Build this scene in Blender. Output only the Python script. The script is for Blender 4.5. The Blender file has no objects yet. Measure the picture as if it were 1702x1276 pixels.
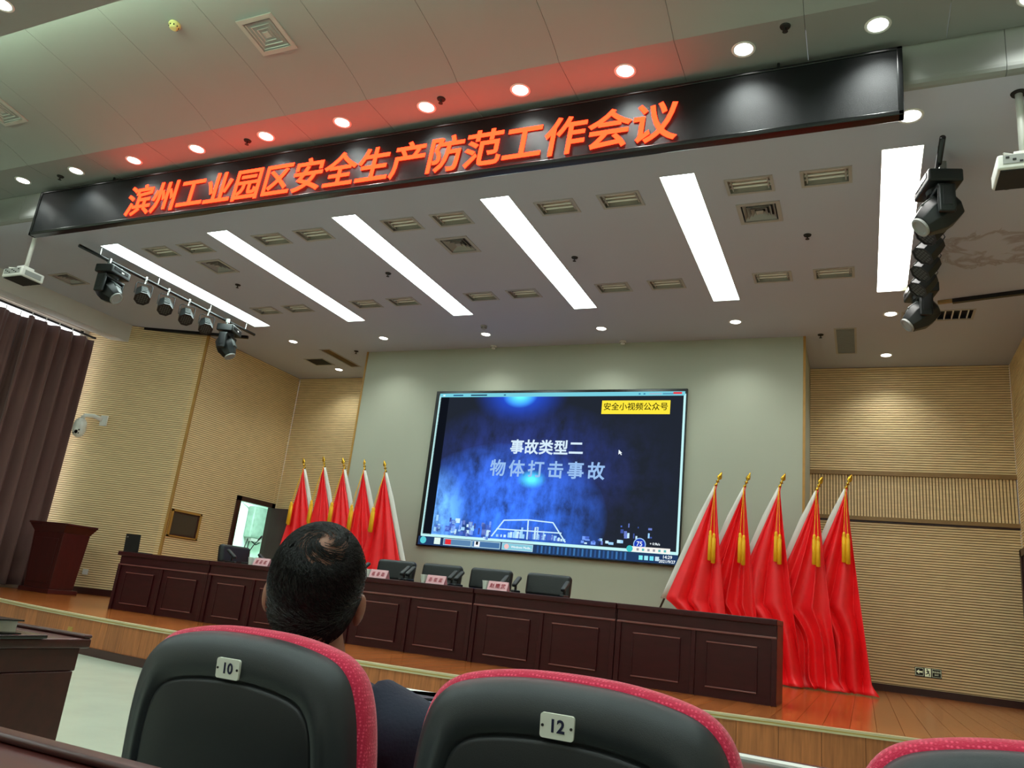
import bpy, bmesh, math, random
from mathutils import Vector, Matrix, noise
random.seed(11)
scene = bpy.context.scene
C = scene.collection
PI = math.pi
# ------------------------------------------------------------------ camera
FW, FH, FL = 1702, 1276, 1297.42
YAW, PIT, ROL = -0.437533, 0.275833, 0.111914
CAM = Vector((0, 0, 1.01))
_f = Vector((math.sin(YAW)*math.cos(PIT), math.cos(YAW)*math.cos(PIT), math.sin(PIT)))
_r0 = Vector((math.cos(YAW), -math.sin(YAW), 0)); _u0 = _r0.cross(_f)
_r = math.cos(ROL)*_r0 + math.sin(ROL)*_u0; _u = _r.cross(_f)
cam = bpy.data.cameras.new('camera'); cam.sensor_width = 36; cam.lens = FL/FW*36
cam.clip_start = 0.02; cam.clip_end = 200
camo = bpy.data.objects.new('camera', cam); C.objects.link(camo)
M = Matrix((_r, _u, -_f)).transposed().to_4x4(); M.translation = CAM
camo.matrix_world = M
scene.camera = camo
# ------------------------------------------------------------------ world, exposure
w = bpy.data.worlds.new('world'); scene.world = w; w.use_nodes = True
w.node_tree.nodes['Background'].inputs[0].default_value = (0.55, 0.6, 0.65, 1)
w.node_tree.nodes['Background'].inputs[1].default_value = 0.3
vs = scene.view_settings
vs.view_transform = 'Standard'; vs.look = 'None'; vs.exposure = 1.12; vs.gamma = 1.0; vs.use_curve_mapping = False
# light levels (each is spent in the builder of the lamp it belongs to)
L_STRIP, L_HALL, L_DOWN_HALL, L_DOWN_STAGE, L_COVE, L_LETTER = 6.0, 10.5, 3.0, 2.6, 8.0, 6.5

# ------------------------------------------------------------------ pixel helpers: a pixel gives a direction, a surface gives the distance
def ray(p): return _f + _r*((p[0]-FW/2)/FL) - _u*((p[1]-FH/2)/FL)
def ony(p, y): d = ray(p); return CAM + d*(y/d.y)
def onx(p, x): d = ray(p); return CAM + d*(x/d.x)
def onz(p, z): d = ray(p); return CAM + d*((z-CAM.z)/d.z)

# ------------------------------------------------------------------ mesh builder
class MB:
    def __init__(s): s.v = []; s.f = []
    def add(s, vs_, fs):
        o = len(s.v); s.v += [tuple(v) for v in vs_]; s.f += [tuple(i+o for i in f) for f in fs]; return s
    def box(s, x0, x1, y0, y1, z0, z1):
        return s.add([(x0,y0,z0),(x1,y0,z0),(x1,y1,z0),(x0,y1,z0),(x0,y0,z1),(x1,y0,z1),(x1,y1,z1),(x0,y1,z1)],
                     [(0,3,2,1),(4,5,6,7),(0,1,5,4),(1,2,6,5),(2,3,7,6),(3,0,4,7)])
    def cbox(s, c, d): return s.box(c[0]-d[0]/2,c[0]+d[0]/2,c[1]-d[1]/2,c[1]+d[1]/2,c[2]-d[2]/2,c[2]+d[2]/2)
    def quad(s, a, b, c, d): return s.add([a,b,c,d], [(0,1,2,3)])
    def tube(s, pts, r, n=10, cap=True):
        pts = [Vector(p) for p in pts]; k = len(pts)
        rs = r if isinstance(r, (list, tuple)) else [r]*k
        V = []; up = None
        for i, p in enumerate(pts):
            t = (pts[min(i+1,k-1)]-pts[max(i-1,0)]).normalized()
            if up is None:
                up = Vector((0,0,1)) if abs(t.z) < .9 else Vector((1,0,0))
            a = t.cross(up).normalized(); b = a.cross(t).normalized(); up = b
            for j in range(n):
                q = 2*PI*j/n; V.append(p + a*math.cos(q)*rs[i] + b*math.sin(q)*rs[i])
        Fc = []
        for i in range(k-1):
            for j in range(n):
                j2 = (j+1) % n; Fc.append((i*n+j, i*n+j2, (i+1)*n+j2, (i+1)*n+j))
        if cap: Fc.append(tuple(range(n-1,-1,-1))); Fc.append(tuple((k-1)*n+j for j in range(n)))
        return s.add(V, Fc)
    def lathe(s, prof, n=24, c=(0,0,0), ax='z'):
        V = []
        for r, z in prof:
            for j in range(n):
                q = 2*PI*j/n; p = (r*math.cos(q), r*math.sin(q), z)
                if ax == 'y': p = (p[0], p[2], p[1])
                if ax == 'x': p = (p[2], p[0], p[1])
                V.append((p[0]+c[0], p[1]+c[1], p[2]+c[2]))
        Fc = []; k = len(prof)
        for i in range(k-1):
            for j in range(n):
                j2 = (j+1) % n; Fc.append((i*n+j, i*n+j2, (i+1)*n+j2, (i+1)*n+j))
        Fc.append(tuple(range(n-1,-1,-1))); Fc.append(tuple((k-1)*n+j for j in range(n)))
        return s.add(V, Fc)
    def prism(s, poly, z0, z1, ax='z'):
        n = len(poly)
        def P(a, b, c): return {'z': (a,b,c), 'y': (a,c,b), 'x': (c,a,b)}[ax]
        V = [P(a,b,z0) for a,b in poly] + [P(a,b,z1) for a,b in poly]
        return s.add(V, [tuple(range(n-1,-1,-1)), tuple(range(n,2*n))] + [(i,(i+1)%n,(i+1)%n+n,i+n) for i in range(n)])
    def grid(s, fn, nu, nv):
        V = [fn(i/nu, j/nv) for j in range(nv+1) for i in range(nu+1)]
        return s.add(V, [(j*(nu+1)+i, j*(nu+1)+i+1, (j+1)*(nu+1)+i+1, (j+1)*(nu+1)+i) for j in range(nv) for i in range(nu)])
    def loft(s, rings, cap0=False, cap1=True):
        n = len(rings[0]); V = [p for r in rings for p in r]; Fc = []
        for i in range(len(rings)-1):
            for j in range(n):
                j2 = (j+1) % n; Fc.append((i*n+j, i*n+j2, (i+1)*n+j2, (i+1)*n+j))
        if cap0: Fc.append(tuple(range(n-1,-1,-1)))
        if cap1: Fc.append(tuple((len(rings)-1)*n+j for j in range(n)))
        return s.add(V, Fc)
    def sphere(s, c, r, nu=16, nv=10, rot=None):
        if not isinstance(r, (list, tuple)): r = (r, r, r)
        V = []; c = Vector(c)
        for j in range(nv+1):
            t = PI*j/nv
            for i in range(nu):
                p = Vector((r[0]*math.sin(t)*math.cos(2*PI*i/nu), r[1]*math.sin(t)*math.sin(2*PI*i/nu), r[2]*math.cos(t)))
                if rot: p = rot @ p
                V.append(c+p)
        return s.add(V, [(j*nu+i, (j+1)*nu+i, (j+1)*nu+(i+1)%nu, j*nu+(i+1)%nu) for j in range(nv) for i in range(nu)])
    def xf(s, m): s.v = [tuple(m @ Vector(v)) for v in s.v]; return s
    def mesh(s, name, m, smooth=False):
        me = bpy.data.meshes.new(name); me.from_pydata(s.v, [], s.f); me.update()
        b = bmesh.new(); b.from_mesh(me); bmesh.ops.remove_doubles(b, verts=b.verts, dist=1e-6)
        bmesh.ops.recalc_face_normals(b, faces=b.faces); b.to_mesh(me); b.free()
        if m: me.materials.append(m)
        if smooth: me.shade_smooth()
        return me
    def build(s, name, m, parent=None, loc=None, rot=None, smooth=False, bevel=0, seg=2, auto=None):
        o = place(name, s.mesh(name, m, smooth or auto is not None), parent, loc, rot)
        if bevel:
            md = o.modifiers.new('edge', 'BEVEL'); md.width = bevel; md.segments = seg; md.limit_method = 'ANGLE'; md.angle_limit = .6
            o.data.shade_smooth(); wn = o.modifiers.new('wn', 'WEIGHTED_NORMAL'); wn.keep_sharp = False
        if auto is not None:
            b = bmesh.new(); b.from_mesh(o.data)
            for e in b.edges:
                if len(e.link_faces) == 2 and e.calc_face_angle(0) > auto: e.smooth = False
            b.to_mesh(o.data); b.free()
        return o
def place(name, me, parent=None, loc=None, rot=None):
    o = bpy.data.objects.new(name, me); C.objects.link(o)
    if parent: o.parent = parent
    if loc is not None: o.location = loc
    if rot is not None: o.rotation_euler = rot
    return o
def tag(o, label=None, cat=None, group=None, kind=None):
    if label: o['label'] = label
    if cat: o['category'] = cat
    if group: o['group'] = group
    if kind: o['kind'] = kind
    return o
def thing(name, label, cat, loc=(0,0,0), rotz=0, group=None):
    o = bpy.data.objects.new(name, None); C.objects.link(o); o.empty_display_size = .1
    o.location = loc; o.rotation_euler = (0,0,rotz)
    return tag(o, label, cat, group)
def copy_tree(o, parent=None):
    c = o.copy(); C.objects.link(c); c.parent = parent
    for ch in list(o.children): copy_tree(ch, c)
    return c
def struct(name, mb, m, label, parent=None, **k):
    o = mb.build(name, m, parent, **k); tag(o, label, None, None, 'structure'); return o
ORD = 'first second third fourth fifth sixth seventh eighth ninth tenth eleventh twelfth'.split()

# ------------------------------------------------------------------ materials
def lin(c):
    return tuple(((x/255)/12.92 if x/255 <= .04045 else ((x/255+.055)/1.055)**2.4) for x in c[:3]) + (1,)
def mat(name, col, rough=.5, metal=0, var=0, vscale=6, bump=0, bscale=60, emit=None, estr=0, coat=0, spec=.5, sheen=0, stretch=None, objrand=0):
    m = bpy.data.materials.new(name); m.use_nodes = True
    nt = m.node_tree; b = nt.nodes['Principled BSDF']; N = nt.nodes.new; Lk = nt.links.new
    b.inputs['Base Color'].default_value = lin(col); b.inputs['Roughness'].default_value = rough; b.inputs['Metallic'].default_value = metal
    b.inputs['Coat Weight'].default_value = coat; b.inputs['Specular IOR Level'].default_value = spec; b.inputs['Coat Roughness'].default_value = .12
    if sheen: b.inputs['Sheen Weight'].default_value = sheen
    if emit: b.inputs['Emission Color'].default_value = lin(emit); b.inputs['Emission Strength'].default_value = estr
    if var or bump or objrand:
        tc = N('ShaderNodeTexCoord'); mp = N('ShaderNodeMapping'); Lk(tc.outputs['Object'], mp.inputs[0])
        if stretch: mp.inputs['Scale'].default_value = stretch
        src = mp.outputs[0]
        if objrand:
            oi = N('ShaderNodeObjectInfo'); va = N('ShaderNodeVectorMath'); va.operation = 'MULTIPLY_ADD'
            Lk(oi.outputs['Random'], va.inputs[0]); va.inputs[1].default_value = (37, 53, 71); Lk(src, va.inputs[2]); src = va.outputs[0]
    if var:
        n = N('ShaderNodeTexNoise'); n.inputs['Scale'].default_value = vscale; n.inputs['Detail'].default_value = 6; Lk(src, n.inputs['Vector'])
        mr = N('ShaderNodeMapRange'); mr.inputs['From Min'].default_value = .3; mr.inputs['From Max'].default_value = .7
        mr.inputs['To Min'].default_value = 1-var; mr.inputs['To Max'].default_value = 1+var; Lk(n.outputs['Fac'], mr.inputs[0])
        val = mr.outputs[0]
        if objrand:
            mr2 = N('ShaderNodeMapRange'); mr2.inputs['To Min'].default_value = 1-objrand; mr2.inputs['To Max'].default_value = 1+objrand
            Lk(oi.outputs['Random'], mr2.inputs[0]); mu = N('ShaderNodeMath'); mu.operation = 'MULTIPLY'
            Lk(val, mu.inputs[0]); Lk(mr2.outputs[0], mu.inputs[1]); val = mu.outputs[0]
        mx = N('ShaderNodeVectorMath'); mx.operation = 'SCALE'; mx.inputs[0].default_value = lin(col)[:3]
        Lk(val, mx.inputs['Scale']); Lk(mx.outputs[0], b.inputs['Base Color'])
    if bump:
        n2 = N('ShaderNodeTexNoise'); n2.inputs['Scale'].default_value = bscale; n2.inputs['Detail'].default_value = 3; Lk(src, n2.inputs['Vector'])
        bp = N('ShaderNodeBump'); bp.inputs['Strength'].default_value = bump; bp.inputs['Distance'].default_value = .01
        Lk(n2.outputs['Fac'], bp.inputs['Height']); Lk(bp.outputs[0], b.inputs['Normal'])
    return m
def emis(name, col, s):
    m = bpy.data.materials.new(name); m.use_nodes = True; nt = m.node_tree
    nt.nodes.remove(nt.nodes['Principled BSDF']); e = nt.nodes.new('ShaderNodeEmission')
    e.inputs[0].default_value = lin(col); e.inputs[1].default_value = s; nt.links.new(e.outputs[0], nt.nodes['Material Output'].inputs[0]); return m
K = {}
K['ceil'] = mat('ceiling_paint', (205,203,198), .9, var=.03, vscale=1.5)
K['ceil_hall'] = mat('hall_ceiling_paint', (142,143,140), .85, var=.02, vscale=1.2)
K['white_wall'] = mat('cream_wall_paint', (172,175,157), .8, var=.02, vscale=1)
K['slat'] = mat('beige_slat', (244,216,164), .55, var=.10, vscale=5, stretch=(1,1,9))
K['slat_back'] = mat('slat_gap', (120,90,58), .8)
K['gold'] = mat('golden_trim', (176,130,58), .45, var=.08, vscale=8)
K['band'] = mat('tan_trim', (150,118,72), .5, var=.08, vscale=12)
K['maroon'] = mat('maroon_skirting', (58,26,24), .35, var=.1, vscale=5)
K['mahog'] = mat('mahogany', (58,16,21), .36, var=.16, vscale=4, stretch=(1,1,5), coat=.05, spec=.3)
K['mahog_line'] = mat('mahogany_moulding', (124,74,74), .22, coat=.5)
K['desk'] = mat('desk_veneer', (64,22,18), .36, var=.18, vscale=5, stretch=(.6,6,6), coat=.15, spec=.35)
K['plank'] = mat('stage_laminate', (172,94,42), .22, var=.28, vscale=4, stretch=(9,.9,9), objrand=.16, coat=.15)
K['plank_gap'] = mat('plank_joint', (70,36,20), .7)
K['fascia'] = mat('fascia_veneer', (164,98,54), .4, var=.25, vscale=4, stretch=(11,11,.8), objrand=.12)
K['nosing'] = mat('nosing_metal', (206,196,160), .4, metal=.3)
K['brass'] = mat('brass_plate', (190,160,90), .35, metal=.6)
K['gold_metal'] = mat('polished_gold', (222,172,60), .22, metal=1)
K['floor'] = mat('pale_terrazzo', (190,203,186), .22, var=.05, vscale=2.5)
K['hall_wall'] = mat('hall_wall_paint', (200,190,170), .8)
K['black'] = mat('black_plastic', (24,26,28), .45, bump=.05, bscale=400)
K['black_gloss'] = mat('black_gloss', (14,15,17), .25)
K['lamp_black'] = mat('lamp_housing', (17,22,22), .42)
K['lamp_grey'] = mat('lamp_grey', (70,76,74), .4)
K['lens'] = mat('lens_glass', (120,135,138), .08, metal=.4)
K['chrome'] = mat('bright_metal', (150,152,148), .3, metal=.9)
K['white_pl'] = mat('white_plastic', (226,226,220), .4)
K['grey_pl'] = mat('grey_plastic', (150,152,148), .5)
K['dark_gap'] = mat('dark_recess', (34,32,30), .8)
K['vent'] = mat('vent_paint', (166,162,156), .5)
K['tube'] = mat('unlit_tube', (238,236,228), .3)
K['reflector'] = mat('lamp_reflector', (190,184,172), .5)
K['curtain'] = mat('brown_curtain', (104,72,68), .85, var=.12, vscale=3, stretch=(1,1,.3), sheen=.3, bump=.1, bscale=300)
K['red'] = mat('red_flag_satin', (250,30,38), .42, var=.05, vscale=3)
K['sleeve'] = mat('white_sleeve', (226,224,216), .7)
K['pole'] = mat('flag_pole_dark', (52,44,36), .35)
K['tassel'] = mat('gold_thread', (250,190,24), .6, var=.2, vscale=60, stretch=(3,3,.1))
K['leather'] = mat('black_leather', (28,32,35), .42, bump=.15, bscale=120)
K['shell'] = mat('seat_shell_plastic', (44,49,53), .42, bump=.12, bscale=900)
K['shell_in'] = mat('seat_inner_plastic', (26,29,33), .5, bump=.12, bscale=900)
K['plate_w'] = mat('number_plate', (226,228,216), .35)
K['ink'] = mat('navy_ink', (22,26,60), .5)
K['pink'] = mat('pink_card', (244,190,200), .7)
K['redink'] = mat('red_ink', (176,40,60), .6)
K['paper'] = mat('white_paper', (235,238,232), .7)
K['cup'] = mat('paper_cup', (232,240,232), .6)
K['skin'] = mat('skin', (150,104,84), .5, var=.08, vscale=14)
K['hairm'] = mat('black_hair', (9,9,10), .5, var=.3, vscale=60, bump=.3, bscale=300, spec=.35)
K['navy'] = mat('navy_jacket', (30,38,58), .8, var=.1, vscale=20, bump=.15, bscale=140)
K['trouser'] = mat('dark_trousers', (28,28,32), .85)
K['shoe'] = mat('black_shoe', (15,15,15), .3)
K['turq'] = mat('pale_green_wall', (202,220,210), .8)
K['green_box'] = mat('green_grey_cabinet', (120,140,130), .5, var=.15, vscale=8)
K['darkwood_door'] = mat('dark_door', (58,24,26), .6, var=.1, vscale=5, stretch=(3,3,.5))
K['glassdark'] = mat('dark_glass', (72,62,52), .06)
K['exit_black'] = mat('sign_black', (16,18,14), .4)
K['exit_glow'] = mat('photoluminescent', (228,236,196), .5, emit=(228,236,196), estr=.12)
K['blue_paper'] = mat('blue_folder', (140,156,186), .5)

# red seat cloth: woven with small paler dots
def seat_cloth():
    m = mat('red_seat_cloth', (176,20,58), .85, sheen=.3, bump=.3, bscale=420); nt = m.node_tree; N = nt.nodes.new; Lk = nt.links.new
    tc = N('ShaderNodeTexCoord'); v = N('ShaderNodeTexVoronoi'); v.inputs['Scale'].default_value = 190; v.inputs['Randomness'].default_value = .35
    Lk(tc.outputs['Object'], v.inputs['Vector']); cr = N('ShaderNodeValToRGB')
    cr.color_ramp.elements[0].position = .18; cr.color_ramp.elements[0].color = lin((244,84,120)); cr.color_ramp.elements[1].position = .42; cr.color_ramp.elements[1].color = lin((206,24,70))
    Lk(v.outputs['Distance'], cr.inputs[0]); Lk(cr.outputs[0], nt.nodes['Principled BSDF'].inputs['Base Color']); return m
K['cloth'] = seat_cloth()
# stage ceiling paint with the water stain on its right
def stained():
    m = mat('stained_ceiling_paint', (182,186,200), .9); nt = m.node_tree; N = nt.nodes.new; Lk = nt.links.new
    tc = N('ShaderNodeTexCoord'); c = onz((1632,420), 5.5)
    d = N('ShaderNodeVectorMath'); d.operation = 'SUBTRACT'; d.inputs[1].default_value = (c.x+.1, c.y-.1, 5.5); Lk(tc.outputs['Object'], d.inputs[0])
    sc_ = N('ShaderNodeVectorMath'); sc_.operation = 'MULTIPLY'; sc_.inputs[1].default_value = (.75, 1.25, 0); Lk(d.outputs[0], sc_.inputs[0])
    le = N('ShaderNodeVectorMath'); le.operation = 'LENGTH'; Lk(sc_.outputs[0], le.inputs[0])
    n = N('ShaderNodeTexNoise'); n.inputs['Scale'].default_value = 2.6; n.inputs['Detail'].default_value = 7; n.inputs['Distortion'].default_value = 1.2; Lk(tc.outputs['Object'], n.inputs['Vector'])
    a = N('ShaderNodeMath'); a.operation = 'MULTIPLY_ADD'; Lk(n.outputs['Fac'], a.inputs[0]); a.inputs[1].default_value = 1.5; Lk(le.outputs['Value'], a.inputs[2])
    cr = N('ShaderNodeValToRGB'); e = cr.color_ramp.elements; e[0].position = .62; e[0].color = (0,0,0,1); e[1].position = 1.25/1.6; e[1].color = (0,0,0,1)
    for p, v in ((.66,.35),(.72,.55),(.735,.2),(.755,.5)):
        x = e.new(p); x.color = (v,v,v,1)
    mm = N('ShaderNodeMath'); mm.operation = 'MULTIPLY'; mm.inputs[1].default_value = .625; Lk(a.outputs[0], mm.inputs[0]); Lk(mm.outputs[0], cr.inputs[0])
    mx = N('ShaderNodeMix'); mx.data_type = 'RGBA'; mx.inputs[6].default_value = lin((182,186,200)); mx.inputs[7].default_value = lin((128,102,86))
    Lk(cr.outputs[0], mx.inputs[0]); Lk(mx.outputs[2], nt.nodes['Principled BSDF'].inputs['Base Color']); return m
K['ceil_stage'] = stained()

def text_mesh(body, size, m, offset=0, extrude=0, shear=0, align='CENTER'):
    c = bpy.data.curves.new('lettering', 'FONT'); c.body = body; c.size = size; c.bevel_depth = offset; c.bevel_resolution = 0; c.extrude = extrude; c.shear = shear
    c.align_x = align; c.align_y = 'CENTER'; c.resolution_u = 3
    o = bpy.data.objects.new('lettering', c); C.objects.link(o)
    me = bpy.data.meshes.new_from_object(o.evaluated_get(bpy.context.evaluated_depsgraph_get()))
    bpy.data.objects.remove(o); bpy.data.curves.remove(c)
    me.materials.clear(); me.materials.append(m); me.name = 'lettering'; return me
FACE = (PI/2, 0, 0)      # text that faces -y (the hall)

# ================================================================== THE SETTING
ZS, ZC, ZH = .398, 5.50, 5.895       # stage floor, stage ceiling, hall ceiling strip
XL, XR, YB, YW = -11.79, 2.14, 13.73, 12.12
XM = -4.83
def arc(x): return 6.25 + (x+4.8)**2/40.
# hall floor
struct('floor', MB().box(-13.8, 4.1, -8, 9.6, -.1, 0), K['floor'], 'pale polished hall floor')
# stage: deck base, planks, fascia boards, nosing, skirting
xs_ = [-13.8+ i*.35 for i in range(52)]; xs_[-1] = 4.1
mb = MB()
poly = [(x, arc(x)+.03) for x in xs_] + [(4.1, 13.9), (-13.8, 13.9)]
mb.prism(poly, 0.0, ZS-.02)
stage = struct('floor_stage', mb, K['plank_gap'], 'raised wooden stage with a curved front edge')
PW = .19; col = 0; x = -13.6
mid_me = MB().box(0, PW-.003, 0, 2.397, -.02, 0).mesh('plank', K['plank'])
far_me = MB().box(0, PW-.003, 0, 2.60, -.02, 0).mesh('plank', K['plank'])
while x < 4.0:
    st = (col*7 % 5)*.14
    ya, yb_ = arc(x)+.03, arc(x+PW)+.03; e = 8.7+st
    m1 = MB(); X0, X1 = x, x+PW-.003
    m1.add([(X0,ya,ZS-.02),(X1,yb_,ZS-.02),(X1,e,ZS-.02),(X0,e,ZS-.02),(X0,ya,ZS),(X1,yb_,ZS),(X1,e,ZS),(X0,e,ZS)],
           [(0,3,2,1),(4,5,6,7),(0,1,5,4),(1,2,6,5),(2,3,7,6),(3,0,4,7)])
    m1.build('plank', K['plank'], stage)
    if -13.2 < x < 3.6: place('plank', mid_me, stage, (x, e+.003, ZS))
    if XL-.2 < x < XR: place('plank', far_me, stage, (x, e+2.403, ZS))
    x += PW; col += 1
x = -13.5
while x < 4.0:
    a, b = (x, arc(x)), (x+.297, arc(x+.297))
    MB().add([(a[0],a[1],.085),(b[0],b[1],.085),(b[0],b[1]+.028,.085),(a[0],a[1]+.028,.085),
              (a[0],a[1],ZS-.035),(b[0],b[1],ZS-.035),(b[0],b[1]+.028,ZS-.035),(a[0],a[1]+.028,ZS-.035)],
             [(0,3,2,1),(4,5,6,7),(0,1,5,4),(1,2,6,5),(2,3,7,6),(3,0,4,7)]).build('fascia_board', K['fascia'], stage)
    x += .30
def along_arc(prof, m, name):
    N_ = 70; rings = []
    for i in range(N_+1):
        xx = -13.6 + i*17.6/N_; rings.append([(xx, arc(xx)+p[0], p[1]) for p in prof])
    return MB().loft(rings, True, True).build(name, m, stage)
along_arc([(-.022,ZS-.035),(-.022,ZS+.004),(.045,ZS+.004),(.045,ZS-.035)], K['nosing'], 'nosing')
along_arc([(-.008,ZS-.012),(-.026,ZS-.012),(-.026,ZS-.02),(-.008,ZS-.02)], K['brass'], 'nosing_lip')
along_arc([(-.015,0),(-.015,.085),(.02,.085),(.02,0)], K['maroon'], 'skirting')
p = ony((113,1049), arc(-8.05)-.006)
socket = MB().cbox((0,0,0), (.075,.012,.10)).cbox((0,-.006,0), (.055,.006,.07)).build('floor_outlet', K['brass'], None, (p.x, arc(p.x)-.007, p.z), bevel=.003)
tag(socket, 'small brass outlet plate on the stage front behind the left desk', 'outlet')

# slatted walls
PITCH = .039
def slat_wall(name, p0, p1, z0, z1, nrm, label, vertical=False, parent=None):
    p0 = Vector((p0[0],p0[1],0)); p1 = Vector((p1[0],p1[1],0)); d = (p1-p0); Lg = d.length; d.normalize(); n = Vector((nrm[0],nrm[1],0)).normalized()
    def bx(mb, a0, a1, q0, q1, h0, h1):
        V = []
        for h in (h0,h1):
            for a, q in ((a0,q0),(a1,q0),(a1,q1),(a0,q1)): V.append(p0 + d*a + n*q + Vector((0,0,h)))
        mb.add(V, [(0,3,2,1),(4,5,6,7),(0,1,5,4),(1,2,6,5),(2,3,7,6),(3,0,4,7)])
    base = MB(); bx(base, 0, Lg, -.10, -.014, z0, z1)
    wl = base.build(name, K['slat_back'], parent)
    if not parent: tag(wl, label, None, None, 'structure')
    s = MB()
    if vertical:
        k = int(Lg/.045)
        for i in range(k): bx(s, i*Lg/k, i*Lg/k+.031, -.014, 0, z0, z1)
    else:
        k = int((z1-z0)/PITCH); h = (z1-z0)/k
        for i in range(k): bx(s, 0, Lg, -.014, 0, z0+i*h, z0+i*h+.028)
    sl = s.build('slat_cladding', K['slat'], wl if not parent else parent); sl['kind'] = 'stuff'
    return wl
def wall_box(mb, p0, p1, q0, q1, z0, z1, nrm):
    p0 = Vector((p0[0],p0[1],0)); p1 = Vector((p1[0],p1[1],0)); n = Vector((nrm[0],nrm[1],0)).normalized(); V = []
    for h in (z0,z1):
        for a, q in ((p0,q0),(p1,q0),(p1,q1),(p0,q1)): V.append(a + n*q + Vector((0,0,h)))
    return mb.add(V, [(0,3,2,1),(4,5,6,7),(0,1,5,4),(1,2,6,5),(2,3,7,6),(3,0,4,7)])
# right recess back wall: three fields with two rails
wr = slat_wall('wall_back_right', (-.79,YB), (XR,YB), ZS, 2.91, (0,-1), 'beige slatted back wall right of the white screen wall')
slat_wall('wall_field', (-.79,YB), (XR,YB), 2.99, 3.66, (0,-1), '', True, wr)
slat_wall('wall_field', (-.79,YB), (XR,YB), 3.73, ZC, (0,-1), '', False, wr)
MB().box(-.79, XR, YB-.035, YB+.05, 3.66, 3.73).build('rail', K['band'], wr)
MB().box(-.79, XR, YB-.05, YB+.05, 2.93, 2.99).build('rail', K['band'], wr)
MB().box(-.79, XR, YB-.02, YB+.05, 2.905, 2.93).build('rail', K['maroon'], wr)
slat_wall('wall_back_left', (XL,YB), (-8.85,YB), ZS, ZC, (0,-1), 'beige slatted back wall left of the white screen wall')
# side walls of the stage recess (with door openings)
wl_ = slat_wall('wall_left', (XL,10.8), (XL,12.56), ZS, ZC, (1,0), 'beige slatted left stage wall with small window and open door')
slat_wall('wall_field', (XL,12.56), (XL,13.62), 2.53, ZC, (1,0), '', False, wl_)
slat_wall('wall_field', (XL,13.62), (XL,13.73), ZS, ZC, (1,0), '', False, wl_)
ws = slat_wall('wall_left_splay', (XL,10.8), (-13.86,9.76), ZS, ZC, (.45,-.89), 'angled beige slatted wall between curtain and gold corner trim')
wr2 = slat_wall('wall_right', (XR,10.8), (XR,12.56), ZS, ZC, (-1,0), 'beige slatted right stage wall with dark door')
slat_wall('wall_field', (XR,12.56), (XR,13.62), 2.53, ZC, (-1,0), '', False, wr2)
slat_wall('wall_field', (XR,13.62), (XR,13.73), ZS, ZC, (-1,0), '', False, wr2)
slat_wall('wall_right_splay', (XR,10.8), (4.2,9.76), ZS, ZC, (-.45,-.89), 'angled beige slatted wall on the right of the stage')
# white screen wall
struct('wall_screen', MB().box(-8.85, -.79, YW, YB+.1, ZS, ZC), K['white_wall'], 'cream white projecting wall that carries the video screen')
struct('trim_1', MB().box(-.80, -.765, YW-.012, YW+.03, ZS, ZC), K['gold'], 'thin golden edge strip on the right corner of the white wall')
struct('trim_2', MB().box(-8.875, -8.84, YW-.012, YW+.03, ZS, ZC), K['gold'], 'thin golden edge strip on the left corner of the white wall')
t3 = MB(); wall_box(t3, (XL+.02,10.86), (XL-.09,10.80), -.03, .035, ZS, ZC, (.45,-.89))
struct('trim_3', t3, K['gold'], 'vertical golden corner strip on the left stage wall')
bb = MB(); wall_box(bb, (-.79,YB), (XR,YB), 0, .02, ZS, ZS+.10, (0,-1)); struct('baseboard_back', bb, K['maroon'], 'dark skirting under the right slatted back wall')
bb = MB(); wall_box(bb, (XL,10.8), (-13.86,9.76), 0, .025, ZS, ZS+.11, (.45,-.89)); struct('baseboard_left', bb, K['maroon'], 'dark skirting under the angled left wall')
bb = MB(); wall_box(bb, (XR,10.8), (XR,12.5), 0, .02, ZS, ZS+.10, (-1,0)); struct('baseboard_right', bb, K['maroon'], 'dark skirting under the right stage wall')
bb = MB(); wall_box(bb, (XL,10.8), (XL,12.5), 0, .02, ZS, ZS+.10, (1,0)); struct('baseboard_left_recess', bb, K['maroon'], 'dark skirting under the left stage wall')
# hall shell
wlh = MB(); wlh.box(-13.95,-13.8,-8,9.9,0,1.1).box(-13.95,-13.8,-8,9.9,5.25,6.6).box(-13.95,-13.8,-8,2.5,1.1,5.25).box(-13.95,-13.8,9.7,9.9,1.1,5.25)
struct('wall_hall_left', wlh, K['hall_wall'], 'plain hall wall behind the brown curtains')
struct('wall_hall_right', MB().box(4.1,4.25,-8,9.9,0,6.6), K['hall_wall'], 'plain right hall wall')
struct('wall_hall_back', MB().box(-13.95,4.25,-8.15,-8,0,6.6), K['hall_wall'], 'plain rear hall wall')
# window behind the curtain
win = MB().box(-13.93,-13.90,2.5,9.7,1.1,5.25).build('window_1', emis('daylight_glass', (245,250,255), 1.6)); tag(win, 'daylit window hidden behind the brown curtains', None, None, 'structure')
fr = MB()
for y in (2.5,4.9,7.3,9.65): fr.box(-13.90,-13.85,y,y+.05,1.1,5.25)
for z in (1.1,3.6,5.2): fr.box(-13.90,-13.85,2.5,9.7,z,z+.05)
fr.build('window_frame', K['white_pl'], win)

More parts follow.
